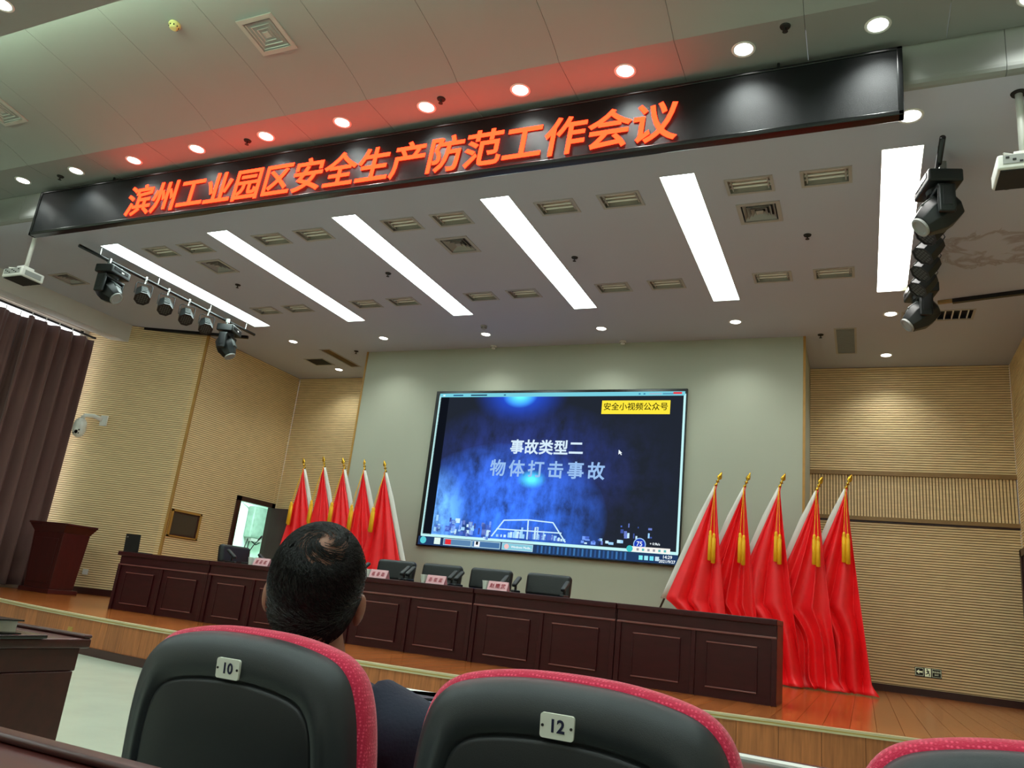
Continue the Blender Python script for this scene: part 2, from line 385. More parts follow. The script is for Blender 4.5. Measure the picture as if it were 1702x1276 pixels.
# ---- stage ceiling with openings
strips = [(-10.35+2.11*i, -9.98+2.11*i, 7.14, 10.54) for i in range(6)]
strips = [(a+ (0.0 if i < 5 else .01), b, c, d) for i, (a,b,c,d) in enumerate(strips)]
lou_x = [-9.49,-8.80,-7.40,-6.68,-5.29,-4.58,-3.19,-2.43,-1.035,-.29]
lous = [(x-.235, x+.235, y-.155, y+.155) for y in (7.51, 9.85) for x in lou_x]
vents = [(-8.96,8.12,.43),(-4.83,8.18,.43),(-1.0,8.11,.43),(-12.21,8.05,.43)]
vent_h = [(x-s/2, x+s/2, y-s/2, y+s/2) for x,y,s in vents]
spk = (-10.64,-10.18,12.40,12.82); slot = (-9.85,-9.62,11.88,12.98); grl = (-.34,-.06,11.84,12.97); slot2 = (.55,1.42,11.30,11.66)
holes = strips+lous+vent_h+[spk,slot,grl,slot2]
def holed(x0,x1,y0,y1,hs,z,th):
    X = sorted({x0,x1}|{h[0] for h in hs}|{h[1] for h in hs}); Y = sorted({y0,y1}|{h[2] for h in hs}|{h[3] for h in hs})
    mb = MB(); V = {}
    def vi(i,j):
        if (i,j) not in V: V[(i,j)] = len(mb.v); mb.v.append((X[i],Y[j],z))
        return V[(i,j)]
    for i in range(len(X)-1):
        for j in range(len(Y)-1):
            cx, cy = (X[i]+X[i+1])/2, (Y[j]+Y[j+1])/2
            if any(h[0] < cx < h[1] and h[2] < cy < h[3] for h in hs): continue
            mb.f.append((vi(i,j),vi(i,j+1),vi(i+1,j+1),vi(i+1,j)))
    return mb
hc = holed(-13.9,4.2,6.30,13.9,holes,ZC,0)
ceil = bpy.data.objects.new('ceiling', None)
me = bpy.data.meshes.new('ceiling'); me.from_pydata(hc.v, [], hc.f); me.materials.append(K['ceil_stage'])
ceil = place('ceiling', me); tag(ceil, 'white stage ceiling with long light boxes and a water stain', None, None, 'structure')
MB().box(-13.9,4.2,6.25,13.9,ZC+.25,ZC+.3).build('ceiling_void', K['dark_gap'], ceil)
# fascia step between hall ceiling and stage ceiling, rounded at the bottom
fp = [(6.22,ZH+.02),(6.22,5.57),(6.225,5.545),(6.24,5.52),(6.27,5.503),(6.31,ZC),(6.40,ZC+.02),(6.40,ZH+.02)]
for a, b in [(-13.9+ i*3.0, -13.9+(i+1)*3.0-.004) for i in range(6)]:
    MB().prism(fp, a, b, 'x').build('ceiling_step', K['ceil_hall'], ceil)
# ---- hall ceiling: flat strip then a curve rising towards the audience, in panels
prof = [(6.23,ZH),(5.63,ZH)]
for k in range(1,41):
    q_ = k*2.45/40; prof.append((5.63-q_, ZH+.13*q_+.0875*(1-math.exp(-q_/.25))))
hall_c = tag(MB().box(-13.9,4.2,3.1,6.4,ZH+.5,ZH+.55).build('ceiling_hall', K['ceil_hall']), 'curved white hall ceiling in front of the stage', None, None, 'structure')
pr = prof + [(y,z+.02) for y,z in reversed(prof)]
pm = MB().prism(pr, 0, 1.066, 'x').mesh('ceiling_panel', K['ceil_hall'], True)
b_ = bmesh.new(); b_.from_mesh(pm)
for e_ in b_.edges:
    if len(e_.link_faces) != 2 or e_.calc_face_angle(0) > .2: e_.smooth = False
b_.to_mesh(pm); b_.free()
for i in range(18):
    place('ceiling_panel', pm, hall_c, (.69-1.07*(i-3), 0, 0)) if .69-1.07*(i-3) > -14.2 else None
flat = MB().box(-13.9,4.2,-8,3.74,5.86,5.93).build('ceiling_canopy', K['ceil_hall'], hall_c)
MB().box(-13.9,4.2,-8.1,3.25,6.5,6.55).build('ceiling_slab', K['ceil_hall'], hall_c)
MB().box(-13.4,3.9,3.30,3.42,5.932,5.955).build('cove_lamp', emis('cove_light', (205,240,205), L_COVE*4), hall_c)
# curtain soffit on the left
sof = MB().box(-13.40,-13.10,-8,10.14,5.158,5.92)
struct('trim_4', sof, K['ceil'], 'white curtain box along the left ceiling edge')

# ================================================================== CEILING FIXTURES
def rect_frame(mb, h, w_, z0, z1):
    x0,x1,y0,y1 = h
    mb.box(x0-w_,x1+w_,y0-w_,y0,z0,z1).box(x0-w_,x1+w_,y1,y1+w_,z0,z1).box(x0-w_,x0,y0,y1,z0,z1).box(x1,x1+w_,y0,y1,z0,z1); return mb
def local(h): cx, cy = (h[0]+h[1])/2, (h[2]+h[3])/2; return (cx,cy), (h[0]-cx,h[1]-cx,h[2]-cy,h[3]-cy)
lit = emis('light_box_diffuser', (234,255,250), L_STRIP)
def dirty_diffuser():
    m = emis('dusty_diffuser', (255,252,246), L_STRIP); nt = m.node_tree; N = nt.nodes.new; Lk = nt.links.new
    tc = N('ShaderNodeTexCoord'); sx = N('ShaderNodeSeparateXYZ'); Lk(tc.outputs['Object'], sx.inputs[0])
    n = N('ShaderNodeTexNoise'); n.inputs['Scale'].default_value = 3.5; Lk(tc.outputs['Object'], n.inputs['Vector'])
    a = N('ShaderNodeMapRange'); a.inputs['From Min'].default_value = .7; a.inputs['From Max'].default_value = 1.6; Lk(sx.outputs['Y'], a.inputs[0])
    b = N('ShaderNodeMapRange'); b.inputs['From Min'].default_value = .45; b.inputs['From Max'].default_value = .6; Lk(n.outputs['Fac'], b.inputs[0])
    mu = N('ShaderNodeMath'); mu.operation = 'MULTIPLY'; Lk(a.outputs[0], mu.inputs[0]); Lk(b.outputs[0], mu.inputs[1])
    mx = N('ShaderNodeMix'); mx.data_type = 'RGBA'; Lk(mu.outputs[0], mx.inputs[0])
    s = lin((255,252,246)); mx.inputs[6].default_value = s; mx.inputs[7].default_value = (.10,.112,.062,1)
    Lk(mx.outputs[2], nt.nodes['Emission'].inputs[0]); return m
for i, h in enumerate(strips):
    (cx, cy), lh = local(h)
    nm = 'long glowing ceiling light box, %s from the left above the stage' % ORD[i] if i < 5 else 'long glowing ceiling light box with greenish dust, rightmost, beside the lamps'
    t = thing('ceiling_light_box', nm, 'ceiling light', (cx,cy,ZC), 0, 'light boxes in the stage ceiling')
    MB().box(lh[0],lh[1],lh[2],lh[3],.012,.02).build('diffuser', lit if i < 5 else dirty_diffuser(), t)
    rect_frame(MB(), (lh[0]+.006,lh[1]-.006,lh[2]+.006,lh[3]-.006), .006, -.002, .012).build('frame', K['white_pl'], t)
    MB().box(lh[0],lh[1],lh[2],lh[3],.025,.12).build('housing', K['reflector'], t)
# recessed tube lamps (unlit)
def lamp_proto(h, label):
    (cx, cy), l = local(h)
    t = thing('recessed_tube_lamp', label, 'ceiling light', (cx,cy,ZC), 0, 'unlit recessed tube lamps in the stage ceiling')
    rect_frame(MB(), (l[0]+.025,l[1]-.025,l[2]+.025,l[3]-.025), .032, -.006, .006).build('frame', K['vent'], t)
    b = MB(); x0,x1,y0,y1 = l; z = .075
    b.quad((x0,y0,z),(x1,y0,z),(x1,y1,z),(x0,y1,z)).quad((x0,y0,0),(x0,y1,0),(x0,y1,z),(x0,y0,z)).quad((x1,y0,0),(x1,y1,0),(x1,y1,z),(x1,y0,z))
    b.quad((x0,y0,0),(x1,y0,0),(x1,y0,z),(x0,y0,z)).quad((x0,y1,0),(x1,y1,0),(x1,y1,z),(x0,y1,z)); b.build('reflector', K['reflector'], t)
    for k in (-1,0,1):
        tb = MB().tube([(x0+.03,k*.075,.035),(x1-.03,k*.075,.035)], .011, 8).build('tube', K['tube'], t)
    MB().box(x1-.06,x1-.045,y0+.02,y1-.02,.02,.05).build('lamp_holder', K['vent'], t)
    MB().box(x0+.045,x0+.06,y0+.02,y1-.02,.02,.05).build('lamp_holder', K['vent'], t)
    return t
proto = None
for i, h in enumerate(lous):
    row = 'row nearer the red sign' if i < 10 else 'row nearer the white wall'
    lb = 'unlit recessed tube lamp, %s from the left in the %s' % (ORD[i % 10], row)
    if proto is None: proto = lamp_proto(h, lb)
    else:
        c = copy_tree(proto); c.location = ((h[0]+h[1])/2,(h[2]+h[3])/2,ZC); c['label'] = lb
# square air diffusers
def diffuser(loc, s, label, tilt=0):
    t = thing('ceiling_vent', label, 'vent', loc, 0, 'square ceiling air vents'); t.rotation_euler = (tilt,0,0)
    rect_frame(MB(), (-s/2+.03,s/2-.03,-s/2+.03,s/2-.03), .045, -.008, .004).build('frame', K['vent'], t)
    for k in range(4):
        a = s/2-.045-k*.042; b = a-.028
        m = MB()
        for (p, q) in ((1,1),(1,-1),(-1,-1),(-1,1)): pass
        A = [(-a,-a),(a,-a),(a,a),(-a,a)]; B = [(-b,-b),(b,-b),(b,b),(-b,b)]
        for j in range(4):
            j2 = (j+1) % 4; m.quad((*A[j],.0),(*A[j2],.0),(*B[j2],.045),(*B[j],.045))
        o = m.build('louvre', K['vent'], t); md = o.modifiers.new('sheet','SOLIDIFY'); md.thickness = .004
    MB().box(-.035,.035,-.035,.035,.0,.006).build('louvre', K['vent'], t)
    MB().box(-s/2,s/2,-s/2,s/2,.07,.08).build('duct', K['dark_gap'], t)
    return t
vl = ['square air vent between the first and second light boxes','square air vent between the third and fourth light boxes','square air vent between the fifth and sixth light boxes','square air vent beside the left projector']
for (x,y,s), lb in zip(vents, vl): diffuser((x,y,ZC), s, lb)
def hall_z(y):
    for (a,za),(b,zb) in zip(prof[:-1], prof[1:]):
        if b <= y <= a: return za+(zb-za)*(a-y)/(a-b), math.atan2(-(zb-za),(a-b))
for px, lb in (((444,57),'square air vent in the curved hall ceiling above the red sign'),((2,184),'square air vent cut by the left picture edge above the red sign')):
    q = onz(px, ZH+.18)
    for _ in range(4): q = onz(px, hall_z(q.y)[0])
    z, ti = hall_z(q.y); diffuser((q.x,q.y,z-.006), .40, lb, ti)
# black speaker grille, slot diffusers, return grille
def grille(name, h, label, m, fill, n, along):
    (cx,cy), l = local(h); t = thing(name, label, 'vent', (cx,cy,ZC))
    rect_frame(MB(), (l[0]+.015,l[1]-.015,l[2]+.015,l[3]-.015), .03, -.006, .006).build('frame', m, t)
    MB().box(l[0],l[1],l[2],l[3],.06,.07).build('duct', K['dark_gap'], t)
    for k in range(n):
        if along == 'y':
            xx = l[0]+.02+(l[1]-l[0]-.04)*(k+.5)/n; MB().box(xx-.006,xx+.006,l[2]+.015,l[3]-.015,0,.03).build('blade', fill, t)
        else:
            yy = l[2]+.02+(l[3]-l[2]-.04)*(k+.5)/n; MB().box(l[0]+.015,l[1]-.015,yy-.006,yy+.006,0,.03).build('blade', fill, t)
    return t
grille('ceiling_speaker', spk, 'black square ceiling grille left of the white wall', K['vent'], K['black'], 14, 'x')
grille('slot_vent', slot, 'long narrow slot vent left of the white wall', K['vent'], K['band'], 4, 'y')
grille('return_vent', grl, 'grey rectangular return vent right of the white wall', K['vent'], K['grey_pl'], 26, 'x')
grille('bar_vent', slot2, 'bar vent in the ceiling behind the right moving lamp', K['vent'], K['white_pl'], 9, 'y')
# downlights
def downlight(loc, label, group, r=.075, watt=100, bulb=40.):
    t = thing('downlight', label, 'downlight', loc, 0, group)
    MB().lathe([(r,.0),(r+.006,-.006),(r+.022,-.006),(r+.026,0),(r+.022,.002),(r,.002)], 24).build('trim_ring', K['white_pl'], t, smooth=True)
    MB().lathe([(.0,-.001),(r,-.001),(r,.0),(0,.0)], 24).build('lens', DL, t)
    ld = bpy.data.lights.new('bulb','SPOT'); ld.energy = watt; ld.spot_size = math.radians(125); ld.spot_blend = .9; ld.shadow_soft_size = .06; ld.color = (.93,1,.95)
    lo = bpy.data.objects.new('bulb', ld); C.objects.link(lo); lo.parent = t; lo.location = (0,0,-.03)
    return t
DL = emis('downlight_lens', (255,255,250), 6.0)
for i in range(13):
    x = -10.5+1.067*i
    if i == 12: x = 2.28
    lb = 'round lit downlight, %s from the left in the row above the red sign' % ORD[min(i,11)]
    if i == 12: continue
    downlight((x,5.905,ZH), lb, 'downlights in the hall ceiling above the red sign', .078, L_DOWN_HALL*10)
q = onz((3,7), 5.86); downlight((q.x,q.y,5.86), 'round lit downlight cut by the upper left picture corner', 'hall downlights', .08, L_DOWN_HALL*10)
sd = [(-10.12,11.38,'round lit downlight left of the white wall, nearer the lamps'),(-10.29,13.14,'round lit downlight by the left slatted back wall'),
      (-8.05,11.41,'leftmost lit downlight before the white wall'),(-5.96,11.44,'lit downlight beside the smoke detector before the white wall'),
      (-3.85,11.41,'lit downlight above the right half of the video screen'),(-1.72,11.38,'rightmost lit downlight before the white wall'),
      (.40,11.34,'lit downlight beside the rear right moving lamp'),(.38,13.12,'lit downlight by the right slatted back wall'),(.43,6.66,'lit downlight peeking past the right end of the red sign')]
for x,y,lb in sd: downlight((x,y,ZC), lb, 'downlights in the stage ceiling', .075 if y > 7 else .085, L_DOWN_STAGE*10)
# hall lamps behind the viewer
HL = emis('hall_panel', (236,255,247), L_HALL)
for j, y in enumerate((-5.5,-1.8,1.6)):
    for i, x in enumerate((-11,-7.9,-4.8,-1.7,1.4)):
        pn = MB().box(-.6,.6,-.3,.3,-.008,0).build('ceiling_panel_lamp', HL, None, (x,y,5.859))
        tag(pn, 'flat panel lamp in the hall ceiling, row %s column %s behind the viewer' % (ORD[j], ORD[i]), 'ceiling light', 'panel lamps over the audience')
# sprinklers and detectors
def sprinkler(loc, label):
    t = thing('sprinkler', label, 'sprinkler', loc, 0, 'ceiling sprinklers')
    MB().lathe([(.0,0),(.045,0),(.04,-.012),(.018,-.014),(0,-.014)], 16).build('rose', K['dark_gap'], t)
    MB().tube([(0,0,-.01),(0,0,-.05)], .008, 8).build('nozzle', K['dark_gap'], t)
    MB().lathe([(0,-.05),(.022,-.05),(.024,-.054),(0,-.056)], 12).build('deflector', K['dark_gap'], t)
for px, lb in (((645,456),'small sprinkler between the second and third light boxes'),((955,430),'small sprinkler right of the fourth light box'),((1342,393),'small sprinkler between the fifth and sixth light boxes'),((395,475),'small sprinkler between the first and second light boxes'),((592,585),'small sprinkler near the left top corner of the white wall'),((1364,558),'small sprinkler near the right top corner of the white wall')):
    q = onz(px, ZC-.02); sprinkler((q.x,q.y,ZC), lb)
for px, lb in (((1305,47),'small sprinkler above the right end of the red sign'),((733,167),'small sprinkler above the middle of the red sign'),((411,236),'small sprinkler above the left half of the red sign'),((100,295),'small sprinkler above the left end of the red sign')):
    q = onz(px, ZH-.02); sprinkler((q.x,q.y,ZH), lb)
def detector(loc, label, m, tilt=0):
    t = thing('smoke_detector', label, 'smoke detector', loc, 0, 'smoke detectors'); t.rotation_euler = (tilt,0,0)
    MB().lathe([(0,.004),(.055,.004),(.058,-.01),(.055,-.022),(0,-.022)], 20).build('base', m, t, smooth=False)
    hd = MB().lathe([(0,-.02),(.045,-.022),(.04,-.05),(.03,-.058),(0,-.058)], 20).build('sensor_head', m, t)
    for k in range(8):
        a = k*PI/4; MB().cbox((.043*math.cos(a),.043*math.sin(a),-.036),(.01,.01,.012)).build('slit', K['dark_gap'], hd)
YEL = mat('yellowed_plastic', (206,196,130), .5)
detector((-5.81,11.05,ZC), 'round smoke detector before the white wall beside a downlight', K['grey_pl'])
detector((-6.08,12.03,ZC), 'round smoke detector at the white wall top, nearer the left', K['white_pl'])
detector((-3.66,12.03,ZC), 'round smoke detector at the white wall top, above the screen right half', K['white_pl'])
q = onz((291,40), ZH+.2)
for _ in range(4): q = onz((291,40), hall_z(q.y)[0])
detector((q.x,q.y,hall_z(q.y)[0]-.004), 'yellowed round smoke detector in the curved hall ceiling', YEL, hall_z(q.y)[1])
# black rails near the side walls
for a, b, lb in (((-13.0,10.24),(-10.9,10.98),'black ceiling rail above the left slatted wall'),((1.12,10.92),(2.12,10.68),'black ceiling rail near the right stage wall')):
    t = thing('ceiling_rail', lb, 'rail', (a[0],a[1],ZC), math.atan2(b[1]-a[1],b[0]-a[0])); Lr = math.dist(a,b)
    MB().box(0,Lr,-.03,.03,-.055,0).build('rail_body', K['black_gloss'], t)
    MB().box(-.17,0,-.025,.025,-.04,0).build('end_bracket', K['band'], t)
    MB().box(.02,Lr-.02,.03,.045,-.02,0).build('flange', K['chrome'], t)

# ================================================================== LED SIGN
SX0, SX1, SY, SZ0, SZ1 = -10.40, .355, 6.12, 5.165, 5.825
sign = thing('led_sign', 'long black LED sign with glowing red Chinese characters under the ceiling', 'sign', (XM,SY,SZ0))
dx = lambda x: x-XM
sign_face = mat('sign_face', (16,19,21), .44, var=.12, vscale=14, bump=.35, bscale=260, spec=.22)
MB().box(dx(SX0)+.03,dx(SX1)-.03,.012,.095,.04,SZ1-SZ0-.02).build('face', sign_face, sign)
for nm, bxx in (('frame',(dx(SX0),dx(SX1),0,.10,0,.045)),('frame',(dx(SX0),dx(SX1),0,.10,SZ1-SZ0-.03,SZ1-SZ0)),('frame',(dx(SX0),dx(SX0)+.045,0,.10,0,SZ1-SZ0)),('frame',(dx(SX1)-.045,dx(SX1),0,.10,0,SZ1-SZ0))):
    MB().box(*bxx).build(nm, K['black_gloss'], sign, bevel=.008)
for s in (-1,1):
    MB().tube([(s*4.2,.05,SZ1-SZ0-.01),(s*4.2,.05,ZH-SZ0+.005)], .012, 8).build('hanger', K['black'], sign)
letm = emis('red_led', (255,36,14), L_LETTER)
msg = '滨州工业园区安全生产防范工作会议'
tx0, tx1 = -8.60, -1.50; pitch = (tx1-tx0)/len(msg); csz = .445
for i, ch in enumerate(msg):
    me = text_mesh(ch, csz, letm, offset=.007, extrude=.002, shear=.08)
    place('letter', me, sign, (dx(tx0+pitch*(i+.5)), .004, 4.42+1.01-SZ0-.012), FACE)

# ================================================================== VIDEO SCREEN
VX0,VX1,VZ0,VZ1 = -7.145,-2.535,1.85,4.66
VC = ((VX0+VX1)/2, 12.05, (VZ0+VZ1)/2)
scr = thing('video_screen', 'large LED video wall showing a blue city title frame', 'screen', (VC[0],VC[1],VZ0))
MB().box(VX0-VC[0],VX1-VC[0],.01,.068,0,VZ1-VZ0).build('cabinet', K['black_gloss'], scr, bevel=.008)
def screen_mat():
    m = bpy.data.materials.new('screen_picture'); m.use_nodes = True; nt = m.node_tree; N = nt.nodes.new; Lk = nt.links.new
    nt.nodes.remove(nt.nodes['Principled BSDF']); tc = N('ShaderNodeTexCoord'); P = tc.outputs['Object']
    def glow(cx, cz, rx, rz, col, pw=2.0, gain=1.0):
        s = N('ShaderNodeVectorMath'); s.operation = 'SUBTRACT'; s.inputs[1].default_value = (cx,0,cz); Lk(P, s.inputs[0])
        q = N('ShaderNodeVectorMath'); q.operation = 'MULTIPLY'; q.inputs[1].default_value = (1/rx,0,1/rz); Lk(s.outputs[0], q.inputs[0])
        l = N('ShaderNodeVectorMath'); l.operation = 'LENGTH'; Lk(q.outputs[0], l.inputs[0])
        r_ = N('ShaderNodeMapRange'); r_.inputs['From Min'].default_value = 1; r_.inputs['From Max'].default_value = 0; Lk(l.outputs['Value'], r_.inputs[0])
        p_ = N('ShaderNodeMath'); p_.operation = 'POWER'; p_.inputs[1].default_value = pw; Lk(r_.outputs[0], p_.inputs[0])
        c = N('ShaderNodeVectorMath'); c.operation = 'SCALE'; k = lin(col); c.inputs[0].default_value = (k[0]*gain,k[1]*gain,k[2]*gain); Lk(p_.outputs[0], c.inputs['Scale'])
        return c.outputs[0]
    def add(a, b): s = N('ShaderNodeVectorMath'); s.operation = 'ADD'; Lk(a, s.inputs[0]); Lk(b, s.inputs[1]); return s.outputs[0]
    def mulv(a, fac): s = N('ShaderNodeVectorMath'); s.operation = 'SCALE'; Lk(a, s.inputs[0]); Lk(fac, s.inputs['Scale']); return s.outputs[0]
    def noise_(scale, lo, hi, st=(1,1,1)):
        mp = N('ShaderNodeMapping'); mp.inputs['Scale'].default_value = st; Lk(P, mp.inputs[0])
        n = N('ShaderNodeTexNoise'); n.inputs['Scale'].default_value = scale; n.inputs['Detail'].default_value = 7; n.inputs['Roughness'].default_value = .62; Lk(mp.outputs[0], n.inputs['Vector'])
        r_ = N('ShaderNodeMapRange'); r_.inputs['From Min'].default_value = lo; r_.inputs['From Max'].default_value = hi; Lk(n.outputs['Fac'], r_.inputs[0]); return r_.outputs[0]
    X = lambda x: x-VC[0]; Z = lambda z: z+1.01-VZ0
    fog = add(add(glow(X(-5.6),Z(1.45),1.9,1.25,(46,110,235),.75,1.1), glow(X(-6.9),Z(1.35),.75,.95,(120,190,255),1.2,1.1)), glow(X(-5.3),Z(2.3),2.1,1.2,(44,66,170),1.0,.55))
    fog = mulv(fog, noise_(2.6,.28,.62,(1.3,1,.8)))
    fog2 = mulv(glow(X(-3.6),Z(2.2),1.1,1.3,(40,44,100),1,.16), noise_(4,.4,.62))
    tot = add(fog, fog2)
    tot = add(tot, glow(X(-5.45),Z(3.62),.95,.62,(20,80,235),1.6,1.0)); tot = add(tot, glow(X(-5.45),Z(3.56),.34,.24,(90,225,255),1.2,1.0))
    tot = add(tot, glow(X(-5.08),Z(2.08),.28,.17,(80,225,255),1.4,1.0))
    b = N('ShaderNodeVectorMath'); b.operation = 'ADD'; b.inputs[1].default_value = (.010,.013,.020); Lk(tot, b.inputs[0])
    e = N('ShaderNodeEmission'); Lk(b.outputs[0], e.inputs[0]); e.inputs[1].default_value = .75
    Lk(e.outputs[0], nt.nodes['Material Output'].inputs[0]); return m
def SX(x): return x-VC[0]
def SZ(z): return z+1.01-VZ0
def sq(name, x0, x1, z0, z1, m, parent=scr, d=0): return MB().box(SX(x0),SX(x1),-.001-d,.004-d,SZ(z0),SZ(z1)).build(name, m, parent)
E_ = lambda n, c, s=1.0: emis('screen_'+n, c, s*.5)
picture = MB().box(SX(-6.86),SX(-2.60),.002,.012,SZ(1.04),SZ(3.53)).build('picture', screen_mat(), scr)
bar = E_('bar', (120,205,222), .95); ed = E_('edge', (190,238,240), 1.0); dk = E_('dark', (14,18,26), 1.0)
sq('side_band', -7.05, -6.86, 1.04, 3.53, dk)
tb = sq('title_bar', -7.06, -2.57, 3.53, 3.60, bar)
for x, wd, c in ((-6.99,.04,(230,250,250)),(-6.78,.2,(40,90,130)),(-6.42,.32,(36,66,90)),(-5.77,.04,(50,110,140)),(-3.33,.03,(60,130,170)),(-3.25,.03,(60,130,170)),(-3.15,.2,(150,180,200)),(-2.93,.17,(90,150,180))):
    sq('tab_mark', x, x+wd, 3.55, 3.575, E_('mark', c), tb, .002)
sq('close_button', -2.76, -2.62, 3.555, 3.59, E_('close', (220,60,70)), tb, .002)
for x in (-7.065,-2.59): sq('window_edge', x, x+.035, 1.03, 3.56, ed)
sq('window_edge', -7.06, -2.56, 1.01, 1.055, ed)
task = sq('task_bar', -7.10, -2.56, .865, 1.01, E_('task', (34,58,96)))
orb = MB().lathe([(0,-.004),(.06,-.004),(.06,0),(0,0)], 20, (SX(-7.0),-.001,SZ(.945)), 'y').build('start_button', E_('orb', (90,200,210)), scr)
sq('icon', -6.72-.06, -6.60-.06, .89, 1.0, E_('icon', (220,240,232)), task, .003)
for x0, x1, c in ((-6.60,-6.06,(90,130,170)),(-6.05,-5.52,(70,112,160)),(-5.49,-4.93,(130,196,214))):
    bt = sq('task_button', x0, x1, .885, 1.0, E_('btn_edge', (170,205,220)), task, .002)
    sq('button_face', x0+.012, x1-.012, .897, .988, E_('btn', c), bt, .004)
rd = sq('icon', -6.56, -6.45, .90, .985, E_('red', (222,48,56)), task, .008)
sq('icon', -6.0, -5.9, .90, .985, E_('wht', (235,240,245)), task, .008); sq('icon', -5.97, -5.93, .93, .985, dk, task, .010)
MB().lathe([(0,-.004),(.042,-.004),(.042,0),(0,0)], 16, (SX(-5.40),-.008,SZ(.942)), 'y').build('icon', E_('pk', (236,190,190)), task)
WT = E_('text', (236,246,250), 1.0)
def stext(body, x, z, size, m=WT, off=0, align='CENTER', parent=scr, d=.008): return place('lettering', text_mesh(body, size, m, offset=off, align=align), parent, (SX(x),-d,SZ(z)), FACE)
stext('Windows Media...', -5.32, .94, .052, WT, .001, 'LEFT', task, .009)
for i in range(22): sq('stripe', -4.86+i*.07, -4.83+i*.07, .88, .995, E_('stripe', (58,110,168) if i % 2 else (46,84,140)), task, .002)
for i, c in enumerate(((120,230,235),(150,225,240),(110,220,240),(190,220,235))): sq('icon', -3.16+i*.085, -3.10+i*.085, .90, .965, E_('tray', c), task, .004)
stext('14:29', -2.72, .965, .068, WT, .001, 'CENTER', task, .006); stext('2021/9/27', -2.72, .90, .062, WT, .001, 'CENTER', task, .006)
# widget bar and speed ball
MB().lathe([(0,-.004),(.10,-.004),(.10,0),(0,0)], 24, (SX(-3.16),-.004,SZ(1.13)), 'y').build('speed_ball', E_('ballrim', (150,190,235)), scr)
MB().lathe([(0,-.004),(.085,-.004),(.085,0),(0,0)], 24, (SX(-3.16),-.006,SZ(1.13)), 'y').build('speed_ball', E_('ball', (30,60,180)), scr)
stext('75', -3.16, 1.135, .10, WT, .001, d=.014); stext('+ 0.9k/s', -2.92, 1.15, .05, WT, .001, d=.012)
wb = sq('widget_bar', -3.30, -2.68, 1.015, 1.095, E_('widget', (240,238,232)), scr, .012)
MB().lathe([(0,-.004),(.05,-.004),(.05,0),(0,0)], 20, (SX(-3.31),-.016,SZ(1.055)), 'y').build('widget_icon', E_('wi', (60,190,190)), scr)
for i in range(6): sq('widget_icon', -3.20+i*.085, -3.165+i*.085, 1.035, 1.07, E_('wi2', random.choice([(120,170,150),(150,150,160),(90,180,180)])), wb, .016)
# captions
yb2 = sq('caption_box', -3.945, -2.80, 3.22, 3.45, E_('yellow', (250,226,60)), scr, .004)
stext('安全小视频公众号', -3.372, 3.335, .136, E_('capink', (40,40,10)), .0016, 'CENTER', yb2, .012)
T1 = E_('title', (214,236,250), .95)
T2 = E_('title_blue', (160,200,250), .85)
def spread(body, x0, x1, z, size, m):
    n = len(body)
    for i, ch in enumerate(body): place('title_letter', text_mesh(ch, size, m, offset=.0065), scr, (SX(x0+(x1-x0)*(i+.5)/n),-.006,SZ(z)), FACE)
spread('事故类型二', -5.54, -4.20, 2.615, .262, T1); spread('物体打击事故', -5.90, -3.78, 2.235, .30, T2)
MB().prism([(0,0),(.0,-.08),(.02,-.06),(.045,-.09),(.055,-.08),(.035,-.055),(.06,-.055)], 0, .004, 'y').build('cursor', WT, scr, (SX(-3.60),-.006,SZ(2.62)))
# lit buildings along the lower edge of the picture
rb = random.Random(5)
hues = [(110,150,235),(150,200,240),(70,100,190),(190,225,245),(60,80,150),(100,120,190)]
bm_ = [emis('screen_building', h, .55) for h in hues]
def tower(x, z, w_, h_, m): return sq('city_light', x, x+w_, z, z+h_, m, scr, .003)
for i in range(60):
    x = rb.uniform(-6.82,-5.75); tower(x, rb.uniform(1.08,1.30)-(x+6.8)*.06, rb.uniform(.02,.09), rb.uniform(.02,.11), rb.choice(bm_))
for i in range(54):
    x = rb.uniform(-5.62,-4.42); hh = .28-.42*abs(x+5.02)
    tower(x, 1.09, rb.uniform(.02,.05), max(.04,hh*rb.uniform(.3,.9)), rb.choice(bm_[1:4]))
for a, b in (((-5.70,1.09),(-5.50,1.37)),((-5.50,1.37),(-5.06,1.40)),((-5.06,1.40),(-5.05,1.08)),((-5.05,1.40),(-4.62,1.38)),((-4.62,1.38),(-4.38,1.08)),((-5.62,1.22),(-4.46,1.22))):
    MB().tube([(SX(a[0]),-.004,SZ(a[1])),(SX(b[0]),-.004,SZ(b[1]))], .011, 6).build('city_light', bm_[3], scr)
for i in range(12):
    x = rb.uniform(-3.55,-2.75); tower(x, rb.uniform(1.2,1.38), rb.uniform(.015,.06), rb.uniform(.02,.08), rb.choice(bm_[1:]))
for i in range(14):
    x = rb.uniform(-4.15,-3.45); tower(x, rb.uniform(1.07,1.16), rb.uniform(.03,.09), rb.uniform(.02,.07), rb.choice(bm_))

